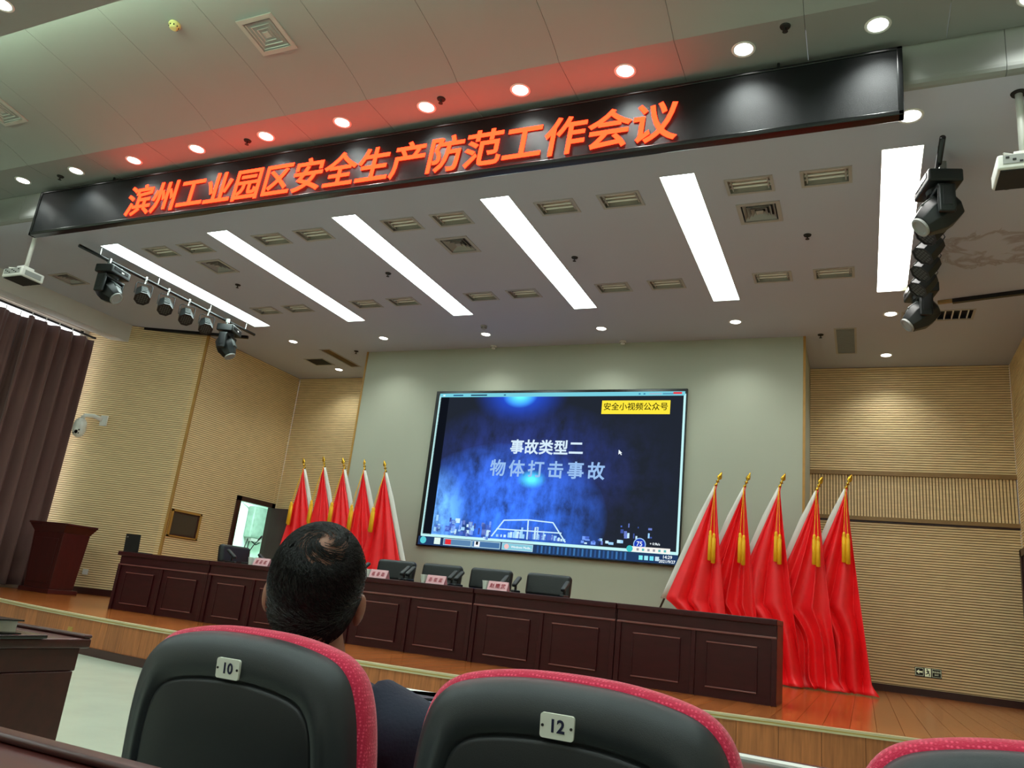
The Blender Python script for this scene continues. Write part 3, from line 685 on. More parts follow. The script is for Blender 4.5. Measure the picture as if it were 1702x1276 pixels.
# ================================================================== ROSTRUM DESKS
TZ = ZS+.76
units = [(-9.33,-7.69,2,'leftmost dark mahogany rostrum desk carrying the laptop'),(-7.69,-5.50,3,'second mahogany rostrum desk from the left, partly behind the man'),
         (-5.50,-3.88,2,'middle mahogany rostrum desk just right of the man'),(-3.88,-2.27,2,'fourth mahogany rostrum desk, before the rightmost armchair'),(-2.27,-.73,2,'rightmost mahogany rostrum desk next to the right flags')]
for k, (x0,x1,np_,lb) in enumerate(units):
    t = thing('rostrum_desk', lb, 'desk', ((x0+x1)/2,7.925,ZS), 0, 'rostrum desks in a row'); h = (x1-x0)/2-.004
    le = .035 if k == 0 else 0
    MB().box(-h-le,h,-.02,.62,.705,.76).build('desk_top', K['mahog'], t, bevel=.008)
    MB().box(-h+.01,h-.01,.012,.05,.595,.705).build('frieze', K['mahog'], t)
    MB().box(-h+.005,h-.005,-.004,.05,.582,.602).build('ledge', K['mahog_line'], t, bevel=.004)
    fb = MB().box(-h+.01,h-.01,.022,.05,.0,.585).build('front_board', K['mahog'], t)
    for s in (-1,1): MB().box(s*h-(.05 if s > 0 else 0),s*h+(.05 if s < 0 else 0),.0,.03,.0,.585).build('stile', K['mahog'], t, bevel=.004)
    for s in (-1,1): MB().box(s*h-(.025 if s > 0 else 0),s*h+(.025 if s < 0 else 0),.03,.60,.0,.705).build('end_panel', K['mahog'], t)
    pw = (2*h-.1)/np_
    for j in range(np_):
        a = -h+.05+j*pw
        if j: MB().box(a-.022,a+.022,.004,.03,0,.582).build('stile', K['mahog'], t, bevel=.004)
        pn = MB().box(a+.13,a+pw-.13,.010,.03,.09,.49).build('panel', K['mahog'], t, bevel=.006)
        for z in (.085,.485): MB().box(a+.125,a+pw-.125,.0,.03,z,z+.014).build('moulding', K['mahog_line'], pn, bevel=.003)
        for xx in (a+.122,a+pw-.134): MB().box(xx,xx+.012,.003,.03,.085,.499).build('moulding', K['mahog'], pn, bevel=.003)
# cups and name cards
def cup(p, lb):
    t = thing('paper_cup', lb, 'cup', (p.x,p.y,TZ), 0, 'paper cups on the rostrum')
    MB().lathe([(0,0),(.028,0),(.041,.092),(.043,.094),(.039,.094),(.027,.006),(0,.006)], 20).build('cup_wall', K['cup'], t, smooth=False)
    MB().lathe([(.040,.090),(.044,.090),(.044,.096),(.040,.096)], 20).build('rim', K['paper'], t)
def card(p, lb, body, w_=.24):
    t = thing('name_card', lb, 'name card', (p.x,p.y,TZ), 0, 'pink name cards on the rostrum')
    for s in (-1,1):
        m = MB().quad((-w_/2,s*.045,0),(w_/2,s*.045,0),(w_/2-.0,0,.098),(-w_/2+.0,0,.098))
        o = m.build('card_face', K['pink'], t); md = o.modifiers.new('t','SOLIDIFY'); md.thickness = .002
    MB().box(-w_/2,w_/2,-.045,.045,0,.002).build('card_base', K['pink'], t)
    sl = math.atan2(.045,.098)
    if body:
        for i, ch in enumerate(body): place('character', text_mesh(ch, .058, K['redink'], .001), t, (-.066+i*.066,-.0275,.047), (PI/2-sl,0,0))
    else:      # three red characters too blurred to read
        rr = random.Random(int(p.x*100))
        for i in range(3):
            m = MB()
            for j in range(4): m.box(-.02+rr.uniform(-.004,.004),.02+rr.uniform(-.006,.004),-.001,.001,-.02+j*.013,-.015+j*.013)
            m.box(-.002,.003,-.001,.001,-.024,.026).box(-.018,-.013,-.001,.001,-.022,.012)
            m.build('character', K['redink'], t, (-.066+i*.066,-.0275,.047), (-sl,0,0))
for px, lb in (((418,930),'white paper cup beside the name card left of the man'),((612,951),'white paper cup just right of the man'),((705,958),'white paper cup before the second armchair from the man'),((808,966),'white paper cup before the third armchair from the man')):
    cup(ony(px, 8.12), lb)
for px, lb, bd in (((437,932),'pink name card left of the man','') ,((631,953),'pink name card just right of the man',''),((726,963),'pink name card before the second armchair from the man',''),((829,972),'pink name card before the third armchair from the man','赵建武')):
    card(ony(px, 8.10), lb, bd)
# laptop
q = ony((224,903), 8.22)
t = thing('laptop', 'open black laptop seen from behind on the left desk end', 'laptop', (q.x+.02,8.16,TZ), -.12)
MB().box(-.17,.17,.0,.24,0,.018).build('keyboard_base', K['black'], t, bevel=.004)
MB().box(-.165,.165,0,.010,0,.235).build('screen_lid', K['black'], t, (0,.0,.016), (.06,0,0), bevel=.003)
MB().box(-.14,-.10,-.001,.002,.19,.203).build('logo', K['grey_pl'], t, (0,.0,.016), (.06,0,0))
# gooseneck microphone
q = ony((412,932), 8.2)
t = thing('gooseneck_microphone', 'black gooseneck microphone on the desk before the open door', 'microphone', (q.x,8.2,TZ))
MB().box(-.06,.06,-.05,.05,0,.03).build('base', K['black'], t, bevel=.006)
MB().tube([(0,0,.03),(-.02,0,.10),(-.01,0,.17),(.05,-.01,.25),(.14,-.03,.33)], .006, 8).build('neck', K['black'], t, smooth=True)
MB().tube([(.13,-.028,.322),(.19,-.04,.375)], [.010,.014], 10).build('capsule', K['black'], t)

# ================================================================== ARMCHAIRS BEHIND THE ROSTRUM
def rbox(c, d, bev, name, m, parent, rot=None, seg=4):
    return MB().cbox((0,0,0), d).build(name, m, parent, c, rot, bevel=bev, seg=seg)
def armchair(loc, rz, lb):
    t = thing('office_armchair', lb, 'chair', loc, rz, 'black leather armchairs behind the rostrum')
    rbox((0,0,.44), (.54,.52,.12), .045, 'seat', K['leather'], t)
    bk = rbox((0,.27,.90), (.58,.11,.28), .05, 'backrest', K['leather'], t, (-.12,0,0))
    rbox((0,.235,.62), (.56,.10,.28), .045, 'back_cushion', K['leather'], t, (-.12,0,0))
    MB().tube([(0,.32,.50),(0,.34,.70)], .03, 8).build('back_bracket', K['black'], t)
    for s in (-1,1):
        MB().tube([(s*.30,-.02,.42),(s*.308,-.02,.60),(s*.31,-.03,.86)], .016, 8).build('arm_post', K['black'], t)
        MB().tube([(s*.18,-.02,.40),(s*.30,-.02,.42)], .018, 8).build('arm_bracket', K['black'], t)
        rbox((s*.31,-.02,.79), (.05,.20,.03), .012, 'arm_bracket', K['black'], t)
        ap = rbox((s*.31,-.01,.905), (.06,.21,.045), .02, 'armrest', K['leather'], t, (.55,0,0))
    MB().tube([(0,0,.08),(0,0,.40)], [.035,.03], 12).build('gas_lift', K['black'], t)
    for k in range(5):
        a = 2*PI*k/5+.3; MB().tube([(0,0,.10),(.29*math.cos(a),.29*math.sin(a),.065)], [.03,.018], 8).build('base_spoke', K['black'], t)
        MB().lathe([(0,-.02),(.03,-.02),(.03,.02),(0,.02)], 12, (.29*math.cos(a),.29*math.sin(a),.03), 'x').build('caster', K['black'], t)
    return t
for x, rz, lb in ((-5.72,0,'black leather armchair nearest the man, cut by his head'),(-5.02,.0,'black leather armchair, second to the right of the man'),(-4.31,0,'black leather armchair, third to the right of the man'),(-3.52,.02,'rightmost black leather armchair with both armrests showing')):
    armchair((x,8.97,ZS), rz, lb)
q = ony((396,915), 9.2)
armchair((q.x+.05,9.35,ZS), 1.5, 'black leather armchair turned sideways before the open door')

# ================================================================== FLAGS
def interp(tab, v):
    for (a,x),(b,y) in zip(tab[:-1], tab[1:]):
        if v <= b: return x+(y-x)*(v-a)/(b-a)
    return tab[-1][1]
def flag(tip_px, y, sg, i, lb, grp, seed):
    rr = random.Random(seed); tip = ony(tip_px, y)
    t = thing('flag', lb, 'flag', (tip.x,y,ZS), 0, grp)
    zt = tip.z-ZS; k = .67/1.68*sg; pole_top = zt-.20
    # pole runs down and inwards to the stand on the stage
    def px(z): return (zt-z)*k
    MB().tube([(px(0.02),0,.02),(px(pole_top),0,pole_top)], .014, 10).build('pole', K['pole'], t, smooth=True)
    ang = math.atan(k)
    fn = MB().lathe([(0,0),(.020,0),(.022,.02),(.012,.03),(.012,.055),(.026,.065),(.026,.075),(.010,.085),(.014,.10),(.036,.125),(.028,.16),(.010,.205),(.001,.225)], 12)
    fn.v = [(a,b*.45 if c > .09 else b,c) for a,b,c in fn.v]
    o = fn.build('finial', K['gold_metal'], t, (px(pole_top),0,pole_top-.01), smooth=True); o.rotation_euler = (0,-ang,rr.uniform(-.5,.5))
    ztop = pole_top-.02; Hz = ztop-1.60
    # white sleeve round the pole
    sl = MB(); rings = []
    for j in range(9):
        z = ztop-(ztop-Hz)*j/8; w_ = .020+.034*min(1,j/2.)
        rings.append([(px(z)+sg*-.0+w_*math.cos(a), .02*math.sin(a), z) for a in [2*PI*q_/10 for q_ in range(10)]])
    sl.loft(rings, True, True).build('sleeve', K['sleeve'], t, smooth=True)
    # hanging cloth
    ph = rr.uniform(0,6); nf = rr.choice([1.35,1.6,1.85]); spread_ = rr.uniform(.28,.36)
    def fn_(u, v):
        z = ztop+(.012-ztop)*v
        if z >= Hz: xl = px(z)-sg*.03
        else:
            tq = min(1,(Hz-z)/.5); xl = px(Hz)-sg*.03 - sg*(abs(px(Hz))-.34)*tq*(2-tq)
        xr = px(ztop)-sg*(.015+spread_*v**1.15)
        A = .022+.088*min(1,v*1.3); uu = u**.9
        x = xl+(xr-xl)*uu
        wq = math.sin(2*PI*nf*uu+ph+1.2*math.sin(2.2*v+ph)); wob = 1.15*(1-2*abs(wq)**.75)*(-1 if i % 2 else 1) + .18*math.sin(2*PI*(nf*2.1)*uu+ph*2+2*v)
        edge = min(1,u*6)
        yy = -.02 - .05*v + A*wob*edge*.55
        x += .02*math.cos(2*PI*nf*uu+ph)*v*edge*(1-u)
        if v > .955:
            f_ = (v-.955)/.045; yy -= f_*.10*(.5+.5*math.sin(11*u+ph)); x += f_*.04*math.sin(9*u+ph)-sg*f_*.03
            z = max(.010+.012*abs(math.sin(14*u+ph)), z)
        return (x, yy, z)
    c = MB().grid(fn_, 70, 60).build('cloth', K['red'], t, smooth=True)
    md = c.modifiers.new('t','SOLIDIFY'); md.thickness = .003
    # cords and tassels hang in front of the cloth
    for j in range(2):
        sx = (.02+.055*j)*-sg+ (0 if sg < 0 else -.18*-sg)
        top = (px(ztop)-sg*.0, -.03, ztop+.03); zz = ztop-.60-.02*j-rr.uniform(0,.06)
        if sg < 0: ex = px(ztop)-.02+.05*j
        else: ex = px(ztop)-.075+.03*j
        yy = -.115-.01*j
        MB().tube([top,(top[0]*.5+ex*.5,yy*.7,(top[2]+zz)/2),(ex,yy,zz)], .004, 6).build('cord', K['tassel'], t)
        MB().lathe([(0,0),(.014,0),(.020,-.02),(.022,-.045),(.017,-.055),(.026,-.07),(.030,-.40),(.0,-.41)], 10, (ex,yy,zz)).build('tassel', K['tassel'], t, smooth=True)
tipsR = [(1200,783),(1248,785),(1306,785),(1368,790),(1416,787)]
for i, p in enumerate(tipsR):
    flag(p, 11.20+.13*i, -1, i, ('red flag with gold tassels right of the screen, %s from the screen' % ORD[i]), 'red flags right of the screen', 20+i)
tipsL = [(504,760),(537,757),(570,760),(603,761),(638,764)]
for i, p in enumerate(tipsL):
    flag(p, 11.20+.13*(4-i), 1, i, ('red flag with gold tassels left of the screen, %s from the screen' % ORD[4-i]), 'red flags left of the screen', 40+i)
for xc, lb in ((-2.55,'dark stand that holds the right flag poles'),(-6.95,'dark stand that holds the left flag poles')): pass

# ================================================================== LECTERN
t = thing('lectern', 'dark red wooden lectern with flared top before the curtain', 'lectern', (-12.42,9.30,ZS))
def taper(mb, b0, b1, z0, z1):
    (x0,x1,y0,y1),(X0,X1,Y0,Y1) = b0, b1
    return mb.add([(x0,y0,z0),(x1,y0,z0),(x1,y1,z0),(x0,y1,z0),(X0,Y0,z1),(X1,Y0,z1),(X1,Y1,z1),(X0,Y1,z1)], [(0,3,2,1),(4,5,6,7),(0,1,5,4),(1,2,6,5),(2,3,7,6),(3,0,4,7)])
LM = mat('lectern_wood', (66,20,18), .38, var=.14, vscale=5, stretch=(3,3,.6), coat=.1)
MB().box(-.37,.37,-.27,.27,0,.07).build('plinth', LM, t, bevel=.006)
taper(MB(), (-.31,.31,-.22,.22), (-.37,.37,-.25,.25), .07, .98).build('body', LM, t, bevel=.006)
taper(MB(), (-.37,.37,-.25,.25), (-.45,.45,-.31,.30), .98, 1.10).build('crown', LM, t, bevel=.006)
taper(MB(), (-.46,.46,-.32,.30), (-.46,.46,-.32,.30), 1.10, 1.135).build('top_board', LM, t, bevel=.008)
taper(MB(), (-.24,.24,-.235,-.2), (-.28,.28,-.262,-.22), .16, .88).build('front_panel', LM, t, bevel=.005)

# ================================================================== CURTAINS
def curtain(y0, y1, lb, ph):
    t = thing('curtain', lb, 'curtain', (-13.53 if y0 > 8 else -13.69,y0,0), 0, 'brown stage side curtains')
    Ln = y1-y0
    def fn(u, v):
        y = u*Ln; f = 2*PI*y/.27
        A = .055+.03*math.sin(1.7*y+ph)+.012*v
        z = 5.045+.012*math.sin(f*.5+ph) - v*(5.045-ZS-.04)
        if v < .02: A *= .75
        return (A*math.sin(f+ph+.35*math.sin(2.1*y)+.25*math.sin(3*v+y))+.012*math.sin(2.7*f), y+.03*math.cos(f)*math.sin(2*v), z)
    c = MB().grid(fn, int(Ln/.018), 24).build('cloth', K['curtain'], t, smooth=True); md = c.modifiers.new('t','SOLIDIFY'); md.thickness = .004
    for k in range(int(Ln/.27)):
        MB().box(-.004,.004,k*.27+.06,k*.27+.075,5.03,5.125).build('hook', K['white_pl'], t)
curtain(8.38, 9.72, 'brown pleated curtain next to the slatted wall and dome camera', .4)
curtain(2.6, 8.66, 'wide brown pleated curtain at the left picture edge', 1.3)
rl = MB().box(-13.64,-13.60,2.5,9.82,5.118,5.15).build('curtain_rail', K['dark_gap']); tag(rl, 'thin dark curtain rail under the curtain box', 'rail')

# ================================================================== LIGHTING BARS
def clamp(t, z, x=0, y=0): MB().tube([(x,y,z-.02),(x,y,z+.04)], .014, 8).box(x-.03,x+.03,y-.014,y+.014,z+.03,z+.10).build('clamp', K['chrome'], t)
PZ = 4.355+1.01
for x, lb in ((-10.38,'long black lighting pipe under the left light box'),(.69,'long black lighting pipe beside the right light box')):
    t = thing('lighting_pipe', lb, 'pipe', (x,6.85,PZ))
    MB().tube([(0,0,0),(0,3.75,0)], .026, 12).build('pipe', K['black_gloss'], t, smooth=True)
    for y in (.35,1.45,2.6,3.5): MB().tube([(0,y,.02),(0,y,ZC-PZ+.005)], .010, 8).build('hanger', K['chrome'], t)
def moving_head(x, y, rz, tilt, lb):
    t = thing('moving_head_lamp', lb, 'stage light', (x,y,PZ), rz, 'moving head lamps on the lighting pipes')
    for s in (-1,1): clamp(t, -.075, 0, s*.13)
    MB().cbox((0,0,-.15),(.30,.42,.13)).build('base_box', K['lamp_black'], t, bevel=.02)
    MB().cbox((.152,0,-.13),(.006,.30,.05)).build('display', K['black_gloss'], t)
    MB().cbox((.153,.03,-.145),(.006,.05,.02)).build('sticker', K['paper'], t)
    MB().lathe([(0,-.26),(.10,-.26),(.11,-.215),(0,-.215)], 20).build('pan_bearing', K['lamp_black'], t)
    yk = MB().cbox((0,0,-.265),(.16,.42,.05)).build('yoke', K['lamp_black'], t, bevel=.015)
    for s in (-1,1): MB().cbox((0,s*.19,-.39),(.15,.055,.28)).build('yoke_arm', K['lamp_black'], yk, bevel=.02)
    for s in (-1,1): MB().cbox((0,s*.219,-.37),(.08,.006,.19)).build('arm_cover', K['grey_pl'] if 0 else K['black'], yk, bevel=.002)
    hd = MB().loft([[(r*math.cos(a)*1.0, r*math.sin(a)*.9, z) for a in [2*PI*k/8+PI/8 for k in range(8)]] for r, z in ((.08,.19),(.145,.15),(.17,.03),(.17,-.07),(.118,-.19),(.11,-.21))], True, True)
    h = hd.build('head', K['lamp_black'], t, (0,0,-.44), (0,tilt,0), bevel=.01)
    MB().lathe([(.06,-.212),(.095,-.212),(.095,-.235),(.075,-.24),(.06,-.225)], 24).build('lens_ring', K['grey_pl'], h)
    MB().lathe([(0,-.214),(.07,-.214),(.065,-.205),(0,-.20)], 24).build('lens', K['lens'], h)
    MB().cbox((.135,0,-.02),(.05,.14,.15)).build('top_vent', K['lamp_grey'], h, bevel=.01)
moving_head(-10.38, 7.48, .2, -.95, 'black moving head lamp at the near end of the left pipe')
moving_head(-10.38, 9.98, .35, -.55, 'black moving head lamp at the far end of the left pipe')
moving_head(.69, 7.42, PI+.25, -.85, 'black moving head lamp at the near end of the right pipe')
moving_head(.69, 9.95, PI+.2, -.85, 'black moving head lamp at the far end of the right pipe')
def par(x, y, rz, lb, cable):
    t = thing('par_lamp', lb, 'stage light', (x,y,PZ), rz, 'small par lamps on the lighting pipes')
    clamp(t, -.06)
    yk = MB().tube([(0,-.122,-.26),(0,-.122,-.10),(0,-.10,-.075),(0,.10,-.075),(0,.122,-.10),(0,.122,-.26)], .009, 6).build('yoke', K['black'], t)
    N8 = [2*PI*k/8+PI/8 for k in range(8)]
    b = MB().loft([[(r*math.cos(a), r*math.sin(a), z) for a in N8] for r, z in ((.058,.15),(.098,.115),(.115,.03),(.12,-.10),(.12,-.115))], True, True)
    h = b.build('can', K['lamp_black'], t, (0,0,-.26), (0,-.70,0), bevel=.004)
    MB().loft([[(r*math.cos(a), r*math.sin(a), z) for a in N8] for r, z in ((.12,-.114),(.123,-.122),(.107,-.122),(.107,-.114))], False, False).build('front_rim', K['black'], h)
    for i in range(-2,3):
        for j in range(-2,3):
            if i*i+j*j <= 5: MB().lathe([(0,-.1165),(.014,-.1165),(.014,-.115),(0,-.115)], 8, (i*.034,j*.034,0)).build('led_lens', K['lamp_grey'], h)
    for k in range(5): MB().cbox((.116,0,.04-.028*k),(.012,.09,.008)).build('cooling_fin', K['lamp_grey'], h)
    if cable: MB().tube([(-.03,.02,-.12),(-.10,.05,-.06),(-.13,.06,-.14),(-.08,.03,-.24)], .006, 6).build('cable', K['black'], t, smooth=True)
for i, y in enumerate((8.07,8.53,8.98,9.43)):
    par(-10.38, y, -.55, 'black par lamp on the left pipe, %s from the sign' % ORD[i], False)
    par(.69, y, PI+.35, 'black par lamp on the right pipe, %s from the sign' % ORD[i], True)

# ================================================================== PROJECTORS
def projector(x, y, rz, lb):
    t = thing('projector', lb, 'projector', (x,y,ZC), rz, 'ceiling projectors')
    MB().lathe([(0,0),(.06,0),(.055,-.012),(0,-.012)], 20).build('ceiling_plate', K['dark_gap'], t)
    MB().tube([(0,0,-.01),(0,0,-.60)], .028, 12).build('pole', K['white_pl'], t, smooth=True)
    MB().cbox((0,0,-.60),(.16,.16,.03)).cbox((0,0,-.64),(.24,.20,.012)).build('bracket', K['white_pl'], t, bevel=.005)
    MB().tube([(-.13,-.12,-.66),(-.16,-.14,-.63),(-.02,-.05,-.62)], .008, 6).build('cable', K['white_pl'], t)
    b = MB().cbox((0,0,-.72),(.42,.34,.13)).build('body', K['white_pl'], t, bevel=.018)
    MB().cbox((0,0,-.788),(.38,.30,.012)).build('underside', K['dark_gap'], t)
    pn = MB().cbox((0,-.172,-.705),(.34,.006,.075)).build('port_panel', K['grey_pl'], b if 0 else t)
    for i in range(7):
        MB().cbox((-.14+i*.046,-.176,-.69-.02*(i % 3)),(.024,.006,.014)).build('port', K['dark_gap'], pn)
    MB().cbox((.212,0,-.72),(.006,.24,.07)).build('side_grille', K['grey_pl'], t)
    MB().lathe([(0,.17),(.05,.17),(.05,.20),(.04,.205),(0,.20)], 20, (-.10,0,-.72), 'y').build('lens', K['lens'], t)
q = onz((1693,155), ZC); projector(q.x, q.y, .0, 'white ceiling projector cut by the right picture edge')
projector(-9.72-q.x, q.y, .0, 'white ceiling projector hanging below the left end of the sign')

# ================================================================== THINGS ON THE STAGE WALLS
# dome camera on the splayed wall
q = Vector((-13.16,10.09,3.52))
t = thing('dome_camera', 'white dome security camera on a wall arm beside the curtain', 'camera', (q.x,q.y-.01,q.z), .15); t.scale = (1.25,1.25,1.25)
MB().cbox((.03,-.015,.02),(.12,.03,.16)).build('wall_plate', K['white_pl'], t, bevel=.006)
MB().tube([(0,-.02,.03),(-.10,-.10,.07),(-.19,-.16,.06),(-.22,-.18,.0)], [.035,.03,.03,.035], 12).build('arm', K['white_pl'], t, smooth=True)
MB().lathe([(0,.0),(.05,.0),(.085,-.05),(.092,-.12),(.092,-.19),(.0,-.19)], 24, (-.22,-.18,.0)).build('housing', K['white_pl'], t, smooth=False)
b = MB().sphere((-.22,-.18,-.20), .085, 20, 12).build('dome', K['white_pl'], t, smooth=True)
MB().lathe([(0,0),(.026,0),(.028,.01),(0,.012)], 16, (0,0,0), 'y').build('lens', K['black_gloss'], t, (-.19,-.265,-.215))
for s in (-1,1):
    for z in (0,.05): MB().lathe([(0,0),(.011,0),(.011,.006),(0,.006)], 10, (0,0,0), 'y').build('infrared_lamp', K['black_gloss'], t, (-.19+s*.045,-.258,-.235+z))
# wall socket on the splayed wall
d = Vector((-13.86-XL, 9.76-10.8, 0)).normalized(); nrm = Vector((.45,-.89,0)).normalized(); base = Vector((XL,10.8,0))
def on_splay(px):
    dd = ray(px); tt = (base-CAM).dot(nrm)/dd.dot(nrm); return CAM+dd*tt
q = on_splay((142,950)); rzs = math.atan2(-.89,.45)+PI/2
so = MB().cbox((0,-.006,0),(.10,.012,.10)).cbox((0,-.013,0),(.06,.004,.05)).build('wall_socket', K['white_pl'], None, q+nrm*.001, (0,0,rzs), bevel=.003)
tag(so, 'small white wall socket right of the lectern', 'socket')
# control-room window
t = tag(MB().box(0,.03,10.90,11.65,1.575,1.60).box(0,.03,10.90,11.65,2.04,2.075).box(0,.03,10.90,10.945,1.575,2.075).box(0,.03,11.605,11.65,1.575,2.075).build('window_2', K['gold'], None, (XL,0,0)), 'small framed observation window right of the gold corner strip', None, None, 'structure')
MB().box(-.03,.008,10.93,11.62,1.59,2.06).build('pane', K['glassdark'], t)
MB().box(.008,.016,10.945,11.605,1.60,1.625).build('inner_frame', K['maroon'], t); MB().box(.008,.016,10.945,10.97,1.60,2.04).build('inner_frame', K['maroon'], t)
MB().box(.008,.016,11.57,11.605,1.60,2.04).build('inner_frame', K['maroon'], t); MB().box(.008,.016,10.945,11.605,2.015,2.04).build('inner_frame', K['maroon'], t)
# doors
def door(name, x, s, openleaf, lb):
    t = tag(MB().box(-.06,.045,12.50,12.60,ZS,2.60).box(-.06,.045,13.55,13.65,ZS,2.60).box(-.06,.045,12.50,13.65,2.50,2.60).build(name, K['maroon'], None, (x,0,0), (0,0,0)), lb, None, None, 'structure')
    if s < 0: t.scale = (-1,1,1)
    if openleaf: lf = MB().box(.05,.98,-.02,.02,ZS+.01,2.49).build('door_leaf', K['darkwood_door'], t, (0,13.56,0), (0,0,.0))
    else: lf = MB().box(-.02,.02,12.60,13.55,ZS+.01,2.50).build('door_leaf', K['darkwood_door'], t)
    if openleaf:
        for z0, z1 in ((.2,.85),(1.0,1.9)): MB().box(.18,.85,-.028,-.02,ZS+z0,ZS+z1).build('leaf_panel', K['darkwood_door'], lf, bevel=.004)
        MB().tube([(.90,-.02,ZS+1.0),(.90,-.07,ZS+1.0),(.80,-.07,ZS+1.0)], .010, 8).build('door_handle', K['chrome'], lf)
    else:
        for y0 in (12.70,13.12): MB().box(.02,.03,y0,y0+.33,ZS+.2,2.35).build('leaf_panel', K['darkwood_door'], lf, bevel=.004)
        MB().tube([(.02,12.68,ZS+1.0),(.07,12.68,ZS+1.0),(.07,12.80,ZS+1.0)], .010, 8).build('door_handle', K['chrome'], lf)
    return t
door('door_1', XL, 1, True, 'dark framed doorway with the leaf standing open, left of the flags')
door('door_2', XR, -1, False, 'closed dark door at the right picture edge')
# side room behind the open door
rm = MB().box(-14.2,-14.1,11.6,17.4,ZS,3.2).box(-14.2,-11.92,17.3,17.4,ZS,3.2).box(-14.2,-11.92,11.5,11.6,ZS,3.2).box(-14.2,-11.92,11.6,17.4,3.1,3.2).box(-11.93,-11.9,13.66,17.4,ZS,3.2)
struct('wall_side_room', rm, K['turq'], 'pale green walls of the side room seen through the open door')
struct('floor_side_room', MB().box(-14.2,-11.9,11.6,17.4,ZS-.1,ZS), K['floor'], 'side room floor')
pl = MB().box(-13.4,-12.6,13.6,15.4,3.085,3.1).build('ceiling_panel_lamp', emis('side_room_lamp',(225,255,245),14.0)); tag(pl, 'panel lamp in the side room ceiling behind the open door', 'ceiling light')
q = onx((425,868), -13.95)
t = thing('wall_cabinet', 'grey green box on the side room wall seen through the open door', 'cabinet', (-14.09,q.y+.1,q.z-.42))
MB().box(0,.22,-.30,.30,.03,.80).build('body', K['green_box'], t, bevel=.03); MB().box(.22,.23,-.25,.25,.08,.74).build('door', K['green_box'], t, bevel=.004)
MB().box(.02,.2,-.22,.22,-.05,.03).build('cable_box', K['grey_pl'], t)
MB().tube([(.1,-.22,0),(.12,-.30,-.2),(.12,-.26,-.40),(.12,-.20,-.30),(.1,-.16,-.04)], .014, 6).build('cable', K['black'], t, smooth=True)
MB().tube([(.12,.28,-.02),(.14,.05,-.12),(.14,-.12,-.05)], .014, 6).build('cable', K['black'], t, smooth=True)
MB().tube([(.02,-.26,.74),(.02,-.5,.82),(.02,-.85,1.02)], .008, 6).build('cable', K['grey_pl'], t, smooth=True)
# exit sign low on the right back wall
t = thing('exit_sign', 'small black exit sign with arrow low on the slatted wall', 'sign', (.855,YB,.735))
MB().box(-.175,.175,-.012,0,-.065,.065).build('plate', K['exit_black'], t)
MB().box(-.168,-.062,-.014,-.011,-.055,.055).build('field', K['exit_glow'], t); MB().box(-.163,-.067,-.016,-.013,-.05,.05).build('field', K['exit_black'], t)
MB().prism([(-.155,0),(-.12,.032),(-.12,.011),(-.075,.011),(-.075,-.011),(-.12,-.011),(-.12,-.032)], -.019, -.015, 'y').build('arrow', K['exit_glow'], t)
MB().box(-.045,.035,-.016,-.011,-.058,.058).build('field', K['exit_glow'], t)
rn = MB().lathe([(0,-.001),(.009,-.001),(.009,.001),(0,.001)], 12, (-.014,-.018,.042), 'y')
for a, b_, r in (((-.008,.03),(.0,-.005),.009),((.0,-.005),(.018,-.02),.007),((.018,-.02),(.012,-.048),.006),((.0,-.005),(-.018,-.022),.007),((-.018,-.022),(-.036,-.024),.006),((-.006,.026),(-.026,.012),.005),((-.004,.024),(.018,.012),.005)):
    rn.tube([(a[0],-.018,a[1]),(b_[0],-.018,b_[1])], r, 6)
rn.build('running_figure', K['exit_black'], t)
MB().box(.05,.168,-.014,-.011,-.055,.055).build('field', K['exit_glow'], t); MB().box(.054,.164,-.016,-.013,-.051,.051).build('field', K['exit_black'], t)
place('lettering', text_mesh('安全出口', .026, K['exit_glow'], .0004), t, (.109,-.018,.016), FACE); place('lettering', text_mesh('EXIT', .026, K['exit_glow'], .0004), t, (.109,-.018,-.022), FACE)

# ================================================================== AUDITORIUM SEATS
def catmull(P, n=4):
    out = []
    for i in range(len(P)):
        a,b,c,d = (Vector(P[(i+k-1) % len(P)]) for k in range(4))
        for j in range(n):
            t_ = j/n; out.append(.5*((2*b)+(c-a)*t_+(2*a-5*b+4*c-d)*t_*t_+(3*b-a-3*c+d)*t_**3))
    return out
half = [(.10,.447),(.16,.455),(.200,.49),(.224,.57),(.233,.66),(.232,.73),(.227,.79),(.218,.836),(.202,.872),(.175,.895),(.132,.908),(.08,.916),(.03,.919)]
OUT = catmull([(x,z,0) for x,z in half]+[(-x,z,0) for x,z in reversed(half)], 4)
ZM = .69
def seat_ring(d, y):
    R_ = []
    for p in OUT:
        sx = 1-d*(.78 if d > .045 else 1)/.245; sz = 1-d/.240; z = ZM+(p.y-ZM)*sz
        R_.append((p.x*sx, y-(z-.5)*.10, z))
    return R_
SH = [(0,.05),(0,.022),(.003,.010),(.010,-.002),(.022,-.011),(.038,-.0155),(.046,-.017)]
